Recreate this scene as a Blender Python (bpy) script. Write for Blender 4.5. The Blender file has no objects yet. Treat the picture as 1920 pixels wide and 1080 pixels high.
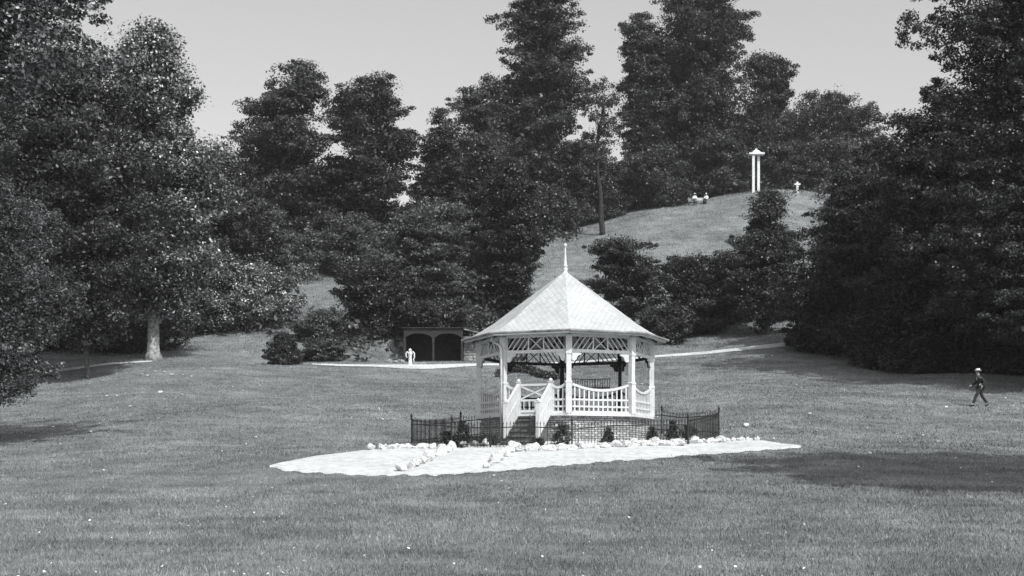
import bpy, bmesh, math, random
import numpy as np
from mathutils import Vector, Matrix
R = math.radians
SC = bpy.context.scene
COL = SC.collection
HAZE = 0.00018

# ------------------------------------------------------------------ camera
F = 2545.0            # focal length in photograph pixels (photo 1920 x 1080)
CX, HY = 960.0, 885.0 # principal column, eye-level row
cam_d = bpy.data.cameras.new('camera')
cam_d.sensor_width = 36.0
cam_d.lens = 36.0 * F / 1920.0
cam_d.shift_y = (HY - 540.0) / 1920.0
cam_d.clip_start = 0.1
cam_d.clip_end = 6000
cam = bpy.data.objects.new('camera', cam_d)
cam.location = (0, 0, 0)
cam.rotation_euler = (R(90), 0, 0)
COL.objects.link(cam)
SC.camera = cam

# ------------------------------------------------------------------ sky and sun
SUN = Vector((0.44, -0.63, 0.90)).normalized()
EL = math.asin(SUN.z)
w = bpy.data.worlds.new('World')
SC.world = w
w.use_nodes = True
nt = w.node_tree
nt.nodes.clear()
wo = nt.nodes.new('ShaderNodeOutputWorld')
bg = nt.nodes.new('ShaderNodeBackground')
sky = nt.nodes.new('ShaderNodeTexSky')
sky.sky_type = 'NISHITA'
sky.sun_disc = False
sky.sun_elevation = EL
sky.sun_rotation = math.atan2(SUN.x, SUN.y)
sky.dust_density = 3.0
sky.air_density = 1.0
bw = nt.nodes.new('ShaderNodeRGBToBW')
pw = nt.nodes.new('ShaderNodeMath'); pw.operation = 'POWER'; pw.inputs[1].default_value = 0.85
ml = nt.nodes.new('ShaderNodeMath'); ml.operation = 'MULTIPLY'; ml.inputs[1].default_value = 3.0
nt.links.new(sky.outputs[0], bw.inputs[0])
nt.links.new(bw.outputs[0], pw.inputs[0])
nt.links.new(pw.outputs[0], ml.inputs[0])
nt.links.new(ml.outputs[0], bg.inputs['Color'])
bg.inputs['Strength'].default_value = 0.115
nt.links.new(bg.outputs[0], wo.inputs['Surface'])

sl = bpy.data.lights.new('sun', 'SUN')
sl.energy = 5.0
sl.angle = R(0.5)
sl.color = (1.0, 0.995, 0.985)
so = bpy.data.objects.new('sun', sl)
so.rotation_euler = SUN.to_track_quat('Z', 'Y').to_euler()
so.location = (0, 0, 80)
COL.objects.link(so)

SC.view_settings.view_transform = 'Standard'
SC.view_settings.look = 'None'
SC.view_settings.exposure = -0.25
SC.view_settings.gamma = 1.0
SC.view_settings.use_curve_mapping = False

# ------------------------------------------------------------------ materials
TINT = (0.99, 1.0, 1.005)
def g(v): return (v * TINT[0], v * TINT[1], v * TINT[2], 1)

class Mat:
    def __init__(s, name, rough=0.8, spec=0.3):
        s.m = bpy.data.materials.new(name); s.m.use_nodes = True
        s.nt = s.m.node_tree; s.b = s.nt.nodes['Principled BSDF']
        s.b.inputs['Roughness'].default_value = rough
        s.b.inputs['Specular IOR Level'].default_value = spec
    def n(s, t, **kw):
        nd = s.nt.nodes.new(t)
        for k, v in kw.items(): setattr(nd, k, v)
        return nd
    def l(s, a, b): s.nt.links.new(a, b)
    def noise(s, scale, detail=4, rough=0.6, coord='Object', vec=None):
        n = s.n('ShaderNodeTexNoise')
        n.inputs['Scale'].default_value = scale; n.inputs['Detail'].default_value = detail
        n.inputs['Roughness'].default_value = rough
        if vec is None:
            tc = s.n('ShaderNodeTexCoord'); vec = tc.outputs[coord]
        s.l(vec, n.inputs['Vector'])
        return n.outputs['Fac']
    def ramp(s, fac, stops):
        r = s.n('ShaderNodeValToRGB')
        e = r.color_ramp.elements
        while len(e) < len(stops): e.new(0.5)
        for i, (p, v) in enumerate(stops):
            e[i].position = p; e[i].color = g(v)
        s.l(fac, r.inputs[0]); return r.outputs[0]
    def mul(s, a, b, f=1.0):
        m = s.n('ShaderNodeMix', data_type='RGBA', blend_type='MULTIPLY')
        m.inputs[0].default_value = f
        s.l(a, m.inputs[6]); s.l(b, m.inputs[7]); return m.outputs[2]
    def mix(s, a, b, fac):
        m = s.n('ShaderNodeMix', data_type='RGBA')
        s.l(fac, m.inputs[0]); s.l(a, m.inputs[6]); s.l(b, m.inputs[7]); return m.outputs[2]
    def col(s, o): s.l(o, s.b.inputs['Base Color'])
    def bump(s, h, strength=0.5, dist=0.02):
        b = s.n('ShaderNodeBump'); b.inputs['Strength'].default_value = strength
        b.inputs['Distance'].default_value = dist
        s.l(h, b.inputs['Height']); s.l(b.outputs[0], s.b.inputs['Normal'])

def simple(name, lo, hi, scale=8, rough=0.8, spec=0.3, bump=0.3, bd=0.01):
    m = Mat(name, rough, spec)
    n = m.noise(scale, 5)
    m.col(m.ramp(n, [(0.3, lo), (0.7, hi)]))
    if bump: m.bump(n, bump, bd)
    return m.m

def leaf_mat(name, lo, hi, light=0.0, lightv=0.3, rough=0.45, spec=0.5, trans=0.25):
    m = Mat(name, rough, spec)
    geo = m.n('ShaderNodeNewGeometry')
    n = m.noise(0.28, 3)
    base = m.ramp(geo.outputs['Random Per Island'],
                  [(0.0, lo), (0.55, (lo + hi) / 2), (0.97 - light, hi), (1.0 - light * 0.5, hi if not light else lightv)])
    tone = m.ramp(n, [(0.32, 0.5), (0.68, 1.25)])
    c = m.mul(base, tone)
    oi = m.n('ShaderNodeObjectInfo')
    c = m.mul(c, m.ramp(oi.outputs['Random'], [(0.0, 0.72), (1.0, 1.2)]))
    m.col(c)
    tr = m.n('ShaderNodeBsdfTranslucent'); m.l(c, tr.inputs['Color'])
    mx = m.n('ShaderNodeMixShader'); mx.inputs[0].default_value = trans
    out = m.nt.nodes['Material Output']
    m.l(m.b.outputs[0], mx.inputs[1]); m.l(tr.outputs[0], mx.inputs[2]); m.l(mx.outputs[0], out.inputs['Surface'])
    return m.m

M = {}
M['leaf'] = leaf_mat('leaf_mid', 0.026, 0.092, 0.02, 0.28)
M['leaf_dark'] = leaf_mat('leaf_dark', 0.020, 0.062, 0.006, 0.2, trans=0.15)
M['leaf_grey'] = leaf_mat('leaf_grey', 0.05, 0.155, 0.02, 0.3)
M['leaf_glossy'] = leaf_mat('leaf_glossy', 0.035, 0.14, 0.36, 0.75, rough=0.3, spec=0.7)  # glossy leaves, with sun highlights also put into the colour of some
M['leaf_brightened'] = leaf_mat('leaf_brightened', 0.06, 0.22, 0.35, 0.85, rough=0.35, spec=0.6)  # sunlit brightness painted into the leaf colour for a crown standing in shade
M['needle'] = leaf_mat('needle', 0.014, 0.045, 0, 0.1, trans=0.1)
M['bark'] = simple('bark', 0.04, 0.13, 5, 0.9, 0.2, 0.9, 0.05)
M['bark_pale'] = simple('bark_pale', 0.06, 0.5, 4, 0.9, 0.2, 0.9, 0.06)
M['iron'] = simple('black_iron', 0.012, 0.03, 20, 0.5, 0.4, 0.1)
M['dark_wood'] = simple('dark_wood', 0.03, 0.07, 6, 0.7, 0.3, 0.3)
M['rafter'] = simple('rafter_wood', 0.05, 0.09, 6, 0.8, 0.2, 0.3)
M['step'] = simple('step_stone', 0.07, 0.17, 6, 0.9, 0.2, 0.5)
M['rock'] = simple('whitened_rock', 0.30, 0.80, 4, 0.85, 0.2, 0.9, 0.04)
M['pale_stone'] = simple('pale_stone', 0.4, 0.8, 9, 0.85, 0.2, 0.4)
M['hill_rock'] = simple('hill_rock', 0.10, 0.35, 2.2, 0.9, 0.2, 0.9, 0.08)
M['render'] = simple('shelter_timber', 0.02, 0.045, 7, 0.9, 0.2, 0.6)
M['shelter_in'] = simple('shelter_wall', 0.025, 0.05, 3, 0.9, 0.1, 0.3)
M['thatch'] = simple('shelter_roof', 0.018, 0.06, 9, 0.95, 0.1, 0.9, 0.05)
M['skin'] = simple('skin', 0.3, 0.38, 9, 0.6, 0.3, 0.05)
M['cloth_dark'] = simple('dark_cloth', 0.025, 0.05, 12, 0.9, 0.1, 0.3)
M['cloth_grey'] = simple('grey_cloth', 0.07, 0.12, 12, 0.9, 0.1, 0.3)
M['cloth_white'] = simple('white_cloth', 0.65, 0.8, 12, 0.8, 0.2, 0.2)
M['straw'] = simple('straw', 0.45, 0.6, 40, 0.7, 0.2, 0.3)
M['hair'] = simple('hair', 0.02, 0.05, 30, 0.6, 0.3, 0.3)

def white_paint():
    m = Mat('white_paint', 0.55, 0.35)
    n = m.noise(3.5, 6, 0.7); n2 = m.noise(28, 4, 0.7)
    m.col(m.mul(m.ramp(n, [(0.28, 0.48), (0.5, 0.62), (0.8, 0.70)]), m.ramp(n2, [(0.25, 0.82), (0.5, 1.0)])))
    m.bump(n2, 0.15, 0.004)
    return m.m
M['white'] = white_paint()
M['bark_dark'] = simple('bark_dark', 0.015, 0.05, 5, 0.95, 0.1, 0.9, 0.05)

def roof_mat():
    m = Mat('roof_diamond_slates', 0.75, 0.25)
    uv = m.n('ShaderNodeUVMap'); sp = m.n('ShaderNodeSeparateXYZ'); m.l(uv.outputs[0], sp.inputs[0])
    def ma(op, a, b=None):
        q = m.n('ShaderNodeMath', operation=op)
        for i, v in enumerate((a, b)):
            if v is None: continue
            if isinstance(v, (int, float)): q.inputs[i].default_value = v
            else: m.l(v, q.inputs[i])
        return q.outputs[0]
    s = 4.6
    u = ma('MULTIPLY', sp.outputs[0], s); v = ma('MULTIPLY', sp.outputs[1], s * 0.72)
    a = ma('ADD', u, v); b = ma('SUBTRACT', u, v)
    fa = ma('FRACT', a); fb = ma('FRACT', b)
    # distance up from the lower edges of each diamond
    e = ma('MINIMUM', fa, ma('SUBTRACT', 1.0, fb))
    cell = m.n('ShaderNodeCombineXYZ'); m.l(ma('FLOOR', a), cell.inputs[0]); m.l(ma('FLOOR', b), cell.inputs[1])
    wn = m.n('ShaderNodeTexWhiteNoise', noise_dimensions='2D'); m.l(cell.outputs[0], wn.inputs['Vector'])
    line = m.ramp(e, [(0.0, 0.72), (0.12, 0.88), (0.24, 1.0)])
    tone = m.ramp(wn.outputs['Value'], [(0.0, 0.42), (1.0, 0.50)])
    st = m.ramp(m.noise(1.3, 5, 0.7), [(0.3, 0.82), (0.6, 1.0)])
    m.col(m.mul(m.mul(tone, line), st))
    m.bump(e, 0.5, 0.02)
    return m.m
M['roof'] = roof_mat()

def brick_mat():
    m = Mat('painted_brick', 0.85, 0.2)
    uv = m.n('ShaderNodeUVMap')
    b = m.n('ShaderNodeTexBrick')
    b.inputs['Scale'].default_value = 1.0
    b.inputs['Brick Width'].default_value = 0.23; b.inputs['Row Height'].default_value = 0.078
    b.inputs['Mortar Size'].default_value = 0.014; b.inputs['Mortar Smooth'].default_value = 0.3
    b.inputs['Color1'].default_value = g(0.30); b.inputs['Color2'].default_value = g(0.58)
    b.inputs['Mortar'].default_value = g(0.10)
    m.l(uv.outputs[0], b.inputs['Vector'])
    n = m.noise(7, 6, 0.75)
    m.col(m.mul(b.outputs['Color'], m.ramp(n, [(0.35, 0.5), (0.6, 1.0)])))
    m.bump(b.outputs['Fac'], -0.6, 0.02)
    return m.m
M['brick'] = brick_mat()

def ground_mat():
    m = Mat('lawn', 0.95, 0.1)
    n1 = m.noise(0.11, 5, 0.65); n2 = m.noise(1.3, 6, 0.7); n3 = m.noise(14, 5, 0.8); n4 = m.noise(0.5, 4, 0.6)
    tc = m.n('ShaderNodeTexCoord'); mp = m.n('ShaderNodeMapping'); m.l(tc.outputs['Object'], mp.inputs[0])
    mp.inputs['Scale'].default_value = (0.12, 0.9, 0.3); mp.inputs['Rotation'].default_value = (0, 0, R(8))
    st = m.noise(0.9, 5, 0.65, vec=mp.outputs[0])
    c = m.ramp(n1, [(0.3, 0.16), (0.7, 0.24)])
    c = m.mul(c, m.ramp(n2, [(0.25, 0.72), (0.7, 1.15)]))
    c = m.mul(c, m.ramp(n3, [(0.3, 0.5), (0.68, 1.3)]))
    c = m.mul(c, m.ramp(st, [(0.3, 0.82), (0.62, 1.12)]))
    c = m.mul(c, m.ramp(n4, [(0.3, 0.7), (0.7, 1.2)]))
    m.col(c); m.bump(n3, 0.8, 0.05)
    return m.m
M['ground'] = ground_mat()

def gravel_mat():
    m = Mat('pale_gravel', 0.95, 0.1)
    n1 = m.noise(0.7, 5, 0.6); n2 = m.noise(30, 4, 0.8); n3 = m.noise(4, 5, 0.7)
    c = m.ramp(n1, [(0.3, 0.48), (0.7, 0.62)])
    c = m.mul(c, m.ramp(n2, [(0.3, 0.72), (0.65, 1.1)]))
    c = m.mul(c, m.ramp(n3, [(0.32, 0.72), (0.6, 1.05)]))
    m.col(c); m.bump(n2, 0.6, 0.02)
    return m.m
M['gravel'] = gravel_mat()

def blade_mat():
    m = Mat('grass_blades', 0.95, 0.05)
    geo = m.n('ShaderNodeNewGeometry')
    c = m.ramp(geo.outputs['Random Per Island'], [(0.0, 0.12), (0.6, 0.23), (0.97, 0.30), (1.0, 0.36)])
    n1 = m.noise(0.25, 5, 0.65)
    tc = m.n('ShaderNodeTexCoord'); mp = m.n('ShaderNodeMapping'); m.l(tc.outputs['Object'], mp.inputs[0])
    mp.inputs['Scale'].default_value = (0.14, 0.8, 0.3); mp.inputs['Rotation'].default_value = (0, 0, R(8))
    st = m.noise(1.0, 6, 0.7, vec=mp.outputs[0]); n2 = m.noise(1.1, 5, 0.7)
    c = m.mul(c, m.ramp(n1, [(0.32, 0.7), (0.68, 1.2)]))
    c = m.mul(c, m.ramp(st, [(0.32, 0.72), (0.65, 1.2)]))
    m.col(m.mul(c, m.ramp(n2, [(0.3, 0.7), (0.65, 1.15)])))
    return m.m
M['blade'] = blade_mat()

# ------------------------------------------------------------------ terrain
COLS = {  # photo column -> [(distance, photo row of the ground)]
 -500: [(85,720),(95,680),(105,655),(120,625),(140,590),(160,570),(190,560),(260,560)],
  0:   [(40,902),(46,874),(50,857),(56,829),(62,800),(75,748),(85,710),(92,680),(97,660),(105,645),(120,610),(140,575),(160,555),(190,545),(260,545)],
  300: [(40,890),(43,868),(46,856),(50,842),(56,813),(62,782),(75,733),(85,697),(90,677),(95,666),(105,636),(120,575),(140,530),(160,500),(190,490),(260,490)],
  600: [(40,882),(43,857),(46,843),(50,836),(54,826),(58,806),(62,782),(68,757),(75,735),(85,706),(92,686),(97,678),(105,625),(120,532),(130,510),(140,490),(160,470),(190,465),(260,470)],
  850: [(40,880),(43,853),(46,838),(50,834),(54,829),(58,808),(62,782),(68,755),(75,734),(85,708),(92,689),(97,680),(105,620),(120,555),(140,490),(160,445),(190,440),(260,450)],
  1060:[(40,879),(43,852),(46,835),(50,830),(54,824),(58,802),(62,774),(68,746),(75,727),(85,702),(92,684),(97,673),(105,640),(120,565),(140,462),(150,436),(160,424),(190,430),(260,450)],
  1250:[(40,877),(43,850),(46,833),(50,825),(54,818),(58,795),(62,765),(68,738),(75,717),(85,690),(95,665),(105,628),(120,548),(140,438),(150,405),(157,386),(165,382),(190,395),(260,430)],
  1450:[(40,876),(43,850),(46,836),(50,821),(56,787),(62,753),(75,712),(85,682),(95,652),(105,610),(120,535),(140,435),(150,396),(157,357),(163,356),(190,375),(260,420)],
  1700:[(40,880),(43,856),(46,843),(50,826),(56,794),(62,762),(75,712),(85,690),(95,665),(105,630),(120,560),(140,448),(150,408),(158,376),(163,370),(190,385),(260,420)],
  2200:[(40,890),(46,855),(50,833),(56,802),(62,770),(75,722),(85,700),(95,680),(105,655),(120,600),(140,540),(160,500),(190,480),(260,480)],
}
YS = np.arange(0, 400.01, 1.0)
UK = sorted(COLS)
PROF = []
for k in UK:
    pts = COLS[k]
    y = [0, 10, 21, 30]; z = [-1.6, -1.62, -1.61, -1.02]
    if pts[0][0] > 40: pts = COLS[0][:7] + pts
    for (yy, py) in pts: y.append(yy); z.append((HY - py) / F * yy)
    y.append(400); z.append(z[-1])
    p = np.interp(YS, y, z)
    ker = np.hanning(9); ker /= ker.sum()
    pp = np.pad(p, 4, mode='edge'); p = np.convolve(pp, ker, 'valid')
    PROF.append(p)
PROF = np.array(PROF)
UU = np.array([(k - CX) / F for k in UK])
SHX0, SHX1, SHY0, SHY1, SHZ = -8.9, -1.6, 95.0, 101.6, 7.72
def hz(x, y):
    x = np.asarray(x, float); y = np.asarray(y, float)
    yc = np.clip(y, 0, 399.9)
    u = np.clip(x / np.maximum(y, 18.0), UU[0], UU[-1] - 1e-6)
    i = np.clip(np.searchsorted(UU, u, side='right') - 1, 0, len(UU) - 2)
    t = (u - UU[i]) / (UU[i + 1] - UU[i]); t = t * t * (3 - 2 * t)
    yi = np.floor(yc).astype(int); yf = yc - yi; yj = np.minimum(yi + 1, len(YS) - 1)
    a = PROF[i, yi] * (1 - yf) + PROF[i, yj] * yf
    b = PROF[i + 1, yi] * (1 - yf) + PROF[i + 1, yj] * yf
    z = a * (1 - t) + b * t
    z = z + np.clip((y - 12) / 60, 0, 1) * 0.13 * (np.sin(x * .23 + 1.1 + y * .05) * np.sin(y * .31 + .7) + .5 * np.sin(x * .61 - y * .43) ) \
          + 0.025 * np.sin(x * 1.3 + y * .7) * np.sin(y * 1.7 - x * .4)
    # levelled floor cut into the bank for the shelter
    dx = np.maximum(np.maximum(SHX0 - x, x - SHX1), 0); dy = np.maximum(np.maximum(SHY0 - y, y - SHY1), 0)
    wgt = np.clip(1 - np.sqrt(dx * dx + dy * dy) / 1.3, 0, 1); wgt = wgt * wgt * (3 - 2 * wgt)
    z = z * (1 - wgt) + SHZ * wgt
    # levelled pad under the bandstand
    d = np.hypot(x - 1.96, y - 50.0); w2 = np.clip(1 - (d - 3.4) / 2.2, 0, 1) * 0.6
    z = z * (1 - w2) + 1.08 * w2
    return z
def gz(x, y): return float(hz(x, y))
def gp(px, py, ymin=18, ymax=230):
    """the ground point seen at a photograph pixel"""
    ys = np.arange(ymin, ymax, 0.1); xs = (px - CX) / F * ys
    row = HY - hz(xs, ys) / ys * F
    k = np.where(row <= py)[0]
    j = k[0] if len(k) else int(np.argmin(row))
    return Vector((xs[j], ys[j], gz(xs[j], ys[j])))
def at(px, py, y): return Vector(((px - CX) / F * y, y, (HY - py) / F * y))

# ------------------------------------------------------------------ mesh builder
class MB:
    def __init__(s): s.v = []; s.f = []; s.uv = {}
    def add(s, vs, fs):
        o = len(s.v); s.v += [tuple(v) for v in vs]; s.f += [tuple(o + i for i in f) for f in fs]
    def quad_uv(s, pts, uvs):
        o = len(s.v); s.v += [tuple(p) for p in pts]; s.f.append(tuple(range(o, o + len(pts)))); s.uv[len(s.f) - 1] = uvs
    def beam(s, p, q, wd, ht, up=(0, 0, 1)):
        p = Vector(p); q = Vector(q); d = (q - p).normalized(); up = Vector(up)
        if abs(d.dot(up)) > 0.98: up = Vector((0, 1, 0))
        sd = d.cross(up).normalized(); u = sd.cross(d).normalized()
        vs = [c + sd * (a * wd / 2) + u * (b * ht / 2) for c in (p, q) for a, b in ((-1, -1), (1, -1), (1, 1), (-1, 1))]
        s.add(vs, [(0, 3, 2, 1), (4, 5, 6, 7), (0, 1, 5, 4), (1, 2, 6, 5), (2, 3, 7, 6), (3, 0, 4, 7)])
    def box(s, c, sx, sy, sz, rz=0):
        c = Vector(c); d = Vector((math.cos(rz), math.sin(rz), 0)) * (sx / 2)
        s.beam(c - d, c + d, sy, sz)
    def tube(s, pts, rad, seg=8, cap=True, wob=0):
        pts = [Vector(p) for p in pts]; n = len(pts); base = len(s.v); ref = None
        for i, p in enumerate(pts):
            d = (pts[min(i + 1, n - 1)] - pts[max(i - 1, 0)])
            d = d.normalized() if d.length > 1e-9 else Vector((0, 0, 1))
            if ref is None: ref = Vector((1, 0, 0)) if abs(d.x) < .8 else Vector((0, 1, 0))
            a = (ref - d * ref.dot(d)).normalized(); ref = a; b = d.cross(a)
            r = rad[i] if hasattr(rad, '__len__') else rad
            for k in range(seg):
                an = 2 * math.pi * k / seg
                rr = r * (1 + wob * math.sin(an * 3 + i * .7) + wob * .6 * math.sin(an * 5 + 1))
                s.v.append(tuple(p + (a * math.cos(an) + b * math.sin(an)) * rr))
        for i in range(n - 1):
            for k in range(seg):
                k2 = (k + 1) % seg
                s.f.append((base + i * seg + k, base + i * seg + k2, base + (i + 1) * seg + k2, base + (i + 1) * seg + k))
        if cap:
            s.f.append(tuple(base + k for k in reversed(range(seg))))
            s.f.append(tuple(base + (n - 1) * seg + k for k in range(seg)))
    def lathe(s, c, prof, seg=12):
        c = Vector(c)
        s.tube([c + Vector((0, 0, z)) for r, z in prof], [max(r, 1e-4) for r, z in prof], seg)
    def prism(s, poly, depth):
        """poly: 3-D points in one plane, depth: vector"""
        n = len(poly); dv = Vector(depth)
        s.add([Vector(p) for p in poly] + [Vector(p) + dv for p in poly],
              [tuple(range(n)), tuple(reversed(range(n, 2 * n)))] + [(i, n + i, n + (i + 1) % n, (i + 1) % n) for i in range(n)])
    def build(s, name, mat, parent=None, smooth=False, loc=None, inner=None):
        me = bpy.data.meshes.new(name)
        off = Vector((0, 0, 0))
        if parent is not None:
            p = parent
            while p is not None: off += p.location; p = p.parent
        if loc is not None: off += Vector(loc)
        me.from_pydata([(v[0] - off.x, v[1] - off.y, v[2] - off.z) for v in s.v], [], s.f)
        me.validate(clean_customdata=False)
        if s.uv:
            uvl = me.uv_layers.new(name='UVMap')
            for fi, uvs in s.uv.items():
                for li, uvv in zip(me.polygons[fi].loop_indices, uvs): uvl.data[li].uv = uvv
        me.materials.append(M[mat] if isinstance(mat, str) else mat)
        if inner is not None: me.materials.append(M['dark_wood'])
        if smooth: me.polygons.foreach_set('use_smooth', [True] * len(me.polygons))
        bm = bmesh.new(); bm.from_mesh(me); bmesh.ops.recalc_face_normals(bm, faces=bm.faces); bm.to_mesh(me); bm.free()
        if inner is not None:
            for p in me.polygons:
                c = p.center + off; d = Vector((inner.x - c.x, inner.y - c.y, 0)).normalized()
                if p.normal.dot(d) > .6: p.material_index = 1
        me.update()
        o = bpy.data.objects.new(name, me); COL.objects.link(o)
        if loc is not None: o.location = loc
        if parent is not None: o.parent = parent
        return o

def tag(o, label=None, cat=None, group=None, kind=None):
    if label: o['label'] = label
    if cat: o['category'] = cat
    if group: o['group'] = group
    if kind: o['kind'] = kind
    return o
def empty(name, loc):
    o = bpy.data.objects.new(name, None); o.location = Vector(loc); o.empty_display_size = .3
    COL.objects.link(o); return o
def copy_thing(o, loc, rz=0.0, sc=None):
    c = o.copy(); COL.objects.link(c); c.location = loc; c.rotation_euler = (0, 0, rz)
    if sc: c.scale = sc if hasattr(sc, '__len__') else (sc,) * 3
    for ch in [x for x in bpy.data.objects if x.parent == o]:
        d = ch.copy(); COL.objects.link(d); d.parent = c
    return c
def np_mesh(name, verts, nper, mat, parent=None, off=(0, 0, 0)):
    """verts (N, nper, 3) -> one face per row"""
    n = verts.shape[0]
    me = bpy.data.meshes.new(name)
    v = (verts - np.array(off)).reshape(-1, 3).astype(np.float32)
    me.vertices.add(n * nper); me.vertices.foreach_set('co', v.ravel())
    me.loops.add(n * nper); me.loops.foreach_set('vertex_index', np.arange(n * nper, dtype=np.int32))
    me.polygons.add(n); me.polygons.foreach_set('loop_start', np.arange(0, n * nper, nper, dtype=np.int32))
    me.materials.append(M[mat]); me.update(calc_edges=True)
    o = bpy.data.objects.new(name, me); COL.objects.link(o)
    if parent is not None: o.parent = parent
    return o

# ground sheet
def spaced(lo, hi, step, far, grow=1.25):
    a = list(np.arange(lo, hi + 1e-6, step)); s = step
    while a[-1] < far: s *= grow; a.append(a[-1] + s)
    s = step
    while a[0] > -far: s *= grow; a.insert(0, a[0] - s)
    return np.array(a)
gx = spaced(-95, 95, 0.7, 2500); gy = spaced(14, 200, 0.7, 2500)
GX, GY = np.meshgrid(gx, gy); GZ = hz(GX, GY)
nx, ny = len(gx), len(gy)
me = bpy.data.meshes.new('ground')
me.vertices.add(nx * ny); me.vertices.foreach_set('co', np.stack([GX, GY, GZ], -1).astype(np.float32).ravel())
ii = np.arange((ny - 1) * (nx - 1)); r_, c_ = ii // (nx - 1), ii % (nx - 1); b0 = r_ * nx + c_
fi = np.stack([b0, b0 + 1, b0 + nx + 1, b0 + nx], -1).astype(np.int32)
me.loops.add(fi.size); me.loops.foreach_set('vertex_index', fi.ravel())
me.polygons.add(len(fi)); me.polygons.foreach_set('loop_start', np.arange(0, fi.size, 4, dtype=np.int32))
me.polygons.foreach_set('use_smooth', np.ones(len(fi), dtype=bool))
me.materials.append(M['ground']); me.update(calc_edges=True)
go = bpy.data.objects.new('ground', me); COL.objects.link(go)
tag(go, 'mown park lawn rising to a grassy hill', None, None, 'structure')

# gravel forecourt and paths, draped sheets
front = [(505,879),(530,883),(600,889),(690,893),(780,893),(860,890),(930,885),(1000,879),(1100,870),(1200,863),(1300,855),(1400,848),(1500,840)]
back  = [(505,877),(530,868),(590,856),(650,849),(690,844),(800,839),(900,834),(1000,830),(1100,828),(1200,827),(1330,826),(1430,827),(1500,838)]
rnd = random.Random(5)
def interp(pl, x): return float(np.interp(x, [p[0] for p in pl], [p[1] for p in pl]))
def strip(name, front, back, n, m, lift, label, wob=0.0):
    mb = MB(); x0, x1 = front[0][0], front[-1][0]
    rows = []
    for i in range(n + 1):
        px = x0 + (x1 - x0) * i / n
        a = gp(px, interp(front, px)); b = gp(px, interp(back, px))
        wa = wob * (math.sin(i * .37) + .7 * math.sin(i * .113 + 2) + rnd.uniform(-.35, .35)) * .5
        a = a + Vector((0, wa, 0))
        row = []
        for j in range(m + 1):
            q = a.lerp(b, j / m); edge = min(j, m - j) / m
            row.append((q.x, q.y, gz(q.x, q.y) + lift + 0.05 * min(1, edge * 6)))
        rows.append(row)
    for r in rows: mb.v += r
    for i in range(n):
        for j in range(m):
            k = i * (m + 1) + j; mb.f.append((k, k + m + 1, k + m + 2, k + 1))
    o = mb.build(name, 'gravel', smooth=True)
    for p in o.data.polygons:
        if p.normal.z < 0: p.flip()
    tag(o, label, None, None, 'structure'); return o
strip('gravel_forecourt', front, back, 420, 14, 0.015, 'pale gravel forecourt in front of the bandstand', 0.22)
strip('path', [(-40,719),(0,714),(100,699),(200,685),(285,679)], [(-40,714),(0,710),(100,695),(200,682),(285,678)],
      70, 3, 0.03, 'narrow pale path curving away at the left edge')
strip('path', [(585,684.5),(640,687),(700,688),(760,692),(800,693),(850,690),(900,686),(990,686)],
      [(585,683.5),(640,684),(700,684.5),(760,684),(800,684),(850,683),(900,682),(990,683)],
      100, 3, 0.03, 'narrow pale path crossing below the shelter')
strip('path', [(990,686),(1100,680),(1230,671),(1320,665),(1400,657),(1470,651),(1530,646)],
      [(990,683),(1100,677),(1230,667),(1320,660),(1400,651),(1470,643),(1530,640)],
      90, 3, 0.03, 'narrow pale path climbing to the right behind the bandstand')
def in_gravel(x, y):
    px = CX + x / y * F; py = HY - hz(x, y) / y * F
    f = np.interp(px, [p[0] for p in front], [p[1] for p in front]); b = np.interp(px, [p[0] for p in back], [p[1] for p in back])
    j = rs.rand(*np.shape(px)) ** 2 * 4.5
    return (px > 500 + 40 * rs.rand(*np.shape(px))) & (px < 1500) & (py < f + 1.5 - j) & (py > b - 1 + j * .5)

# grass blades
rs = np.random.RandomState(3)
def grass(n, y0, y1, h0, h1, w0, power=1.0):
    y = y0 + (y1 - y0) * rs.rand(n) ** power
    x = (rs.rand(n) * 2 - 1) * (0.40 * y + 3)
    keep = ~in_gravel(x, y) & (np.hypot(x - 1.96, y - 50) > 3.1)
    tuft = (np.sin(x * 2.1 + 3 * np.sin(y * .9)) * np.sin(y * 2.7 + 2 * np.sin(x * 1.1)) + rs.rand(n) * 2.2) > 0.4
    keep &= tuft
    x, y = x[keep], y[keep]; n = len(x); z = hz(x, y)
    a = rs.rand(n) * 6.283; h = h0 + (h1 - h0) * rs.rand(n) ** 1.5; wd = w0 * (0.6 + .8 * rs.rand(n))
    h = h * (0.6 + 0.4 * np.clip(y / 40, .6, 1.2)); wd = wd * np.clip(y / 35, .7, 1.5)
    la = rs.rand(n) * 6.283; ln = h * rs.rand(n) * 0.9
    v = np.zeros((n, 3, 3))
    v[:, 0] = np.stack([x - np.cos(a) * wd, y - np.sin(a) * wd, z - .01], -1)
    v[:, 1] = np.stack([x + np.cos(a) * wd, y + np.sin(a) * wd, z - .01], -1)
    v[:, 2] = np.stack([x + np.cos(la) * ln, y + np.sin(la) * ln, z + h], -1)
    return v
gv = np.concatenate([grass(520000, 17, 44, .02, .065, .010, 1.0), grass(520000, 40, 100, .03, .075, .015, .8), grass(380000, 98, 165, .06, .15, .018, 1), grass(110000, 17, 36, .05, .12, .013, 1)])
o = np_mesh('grass', gv, 3, 'blade'); tag(o, 'short rough grass of the park lawn', 'grass', None, 'stuff')

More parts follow.
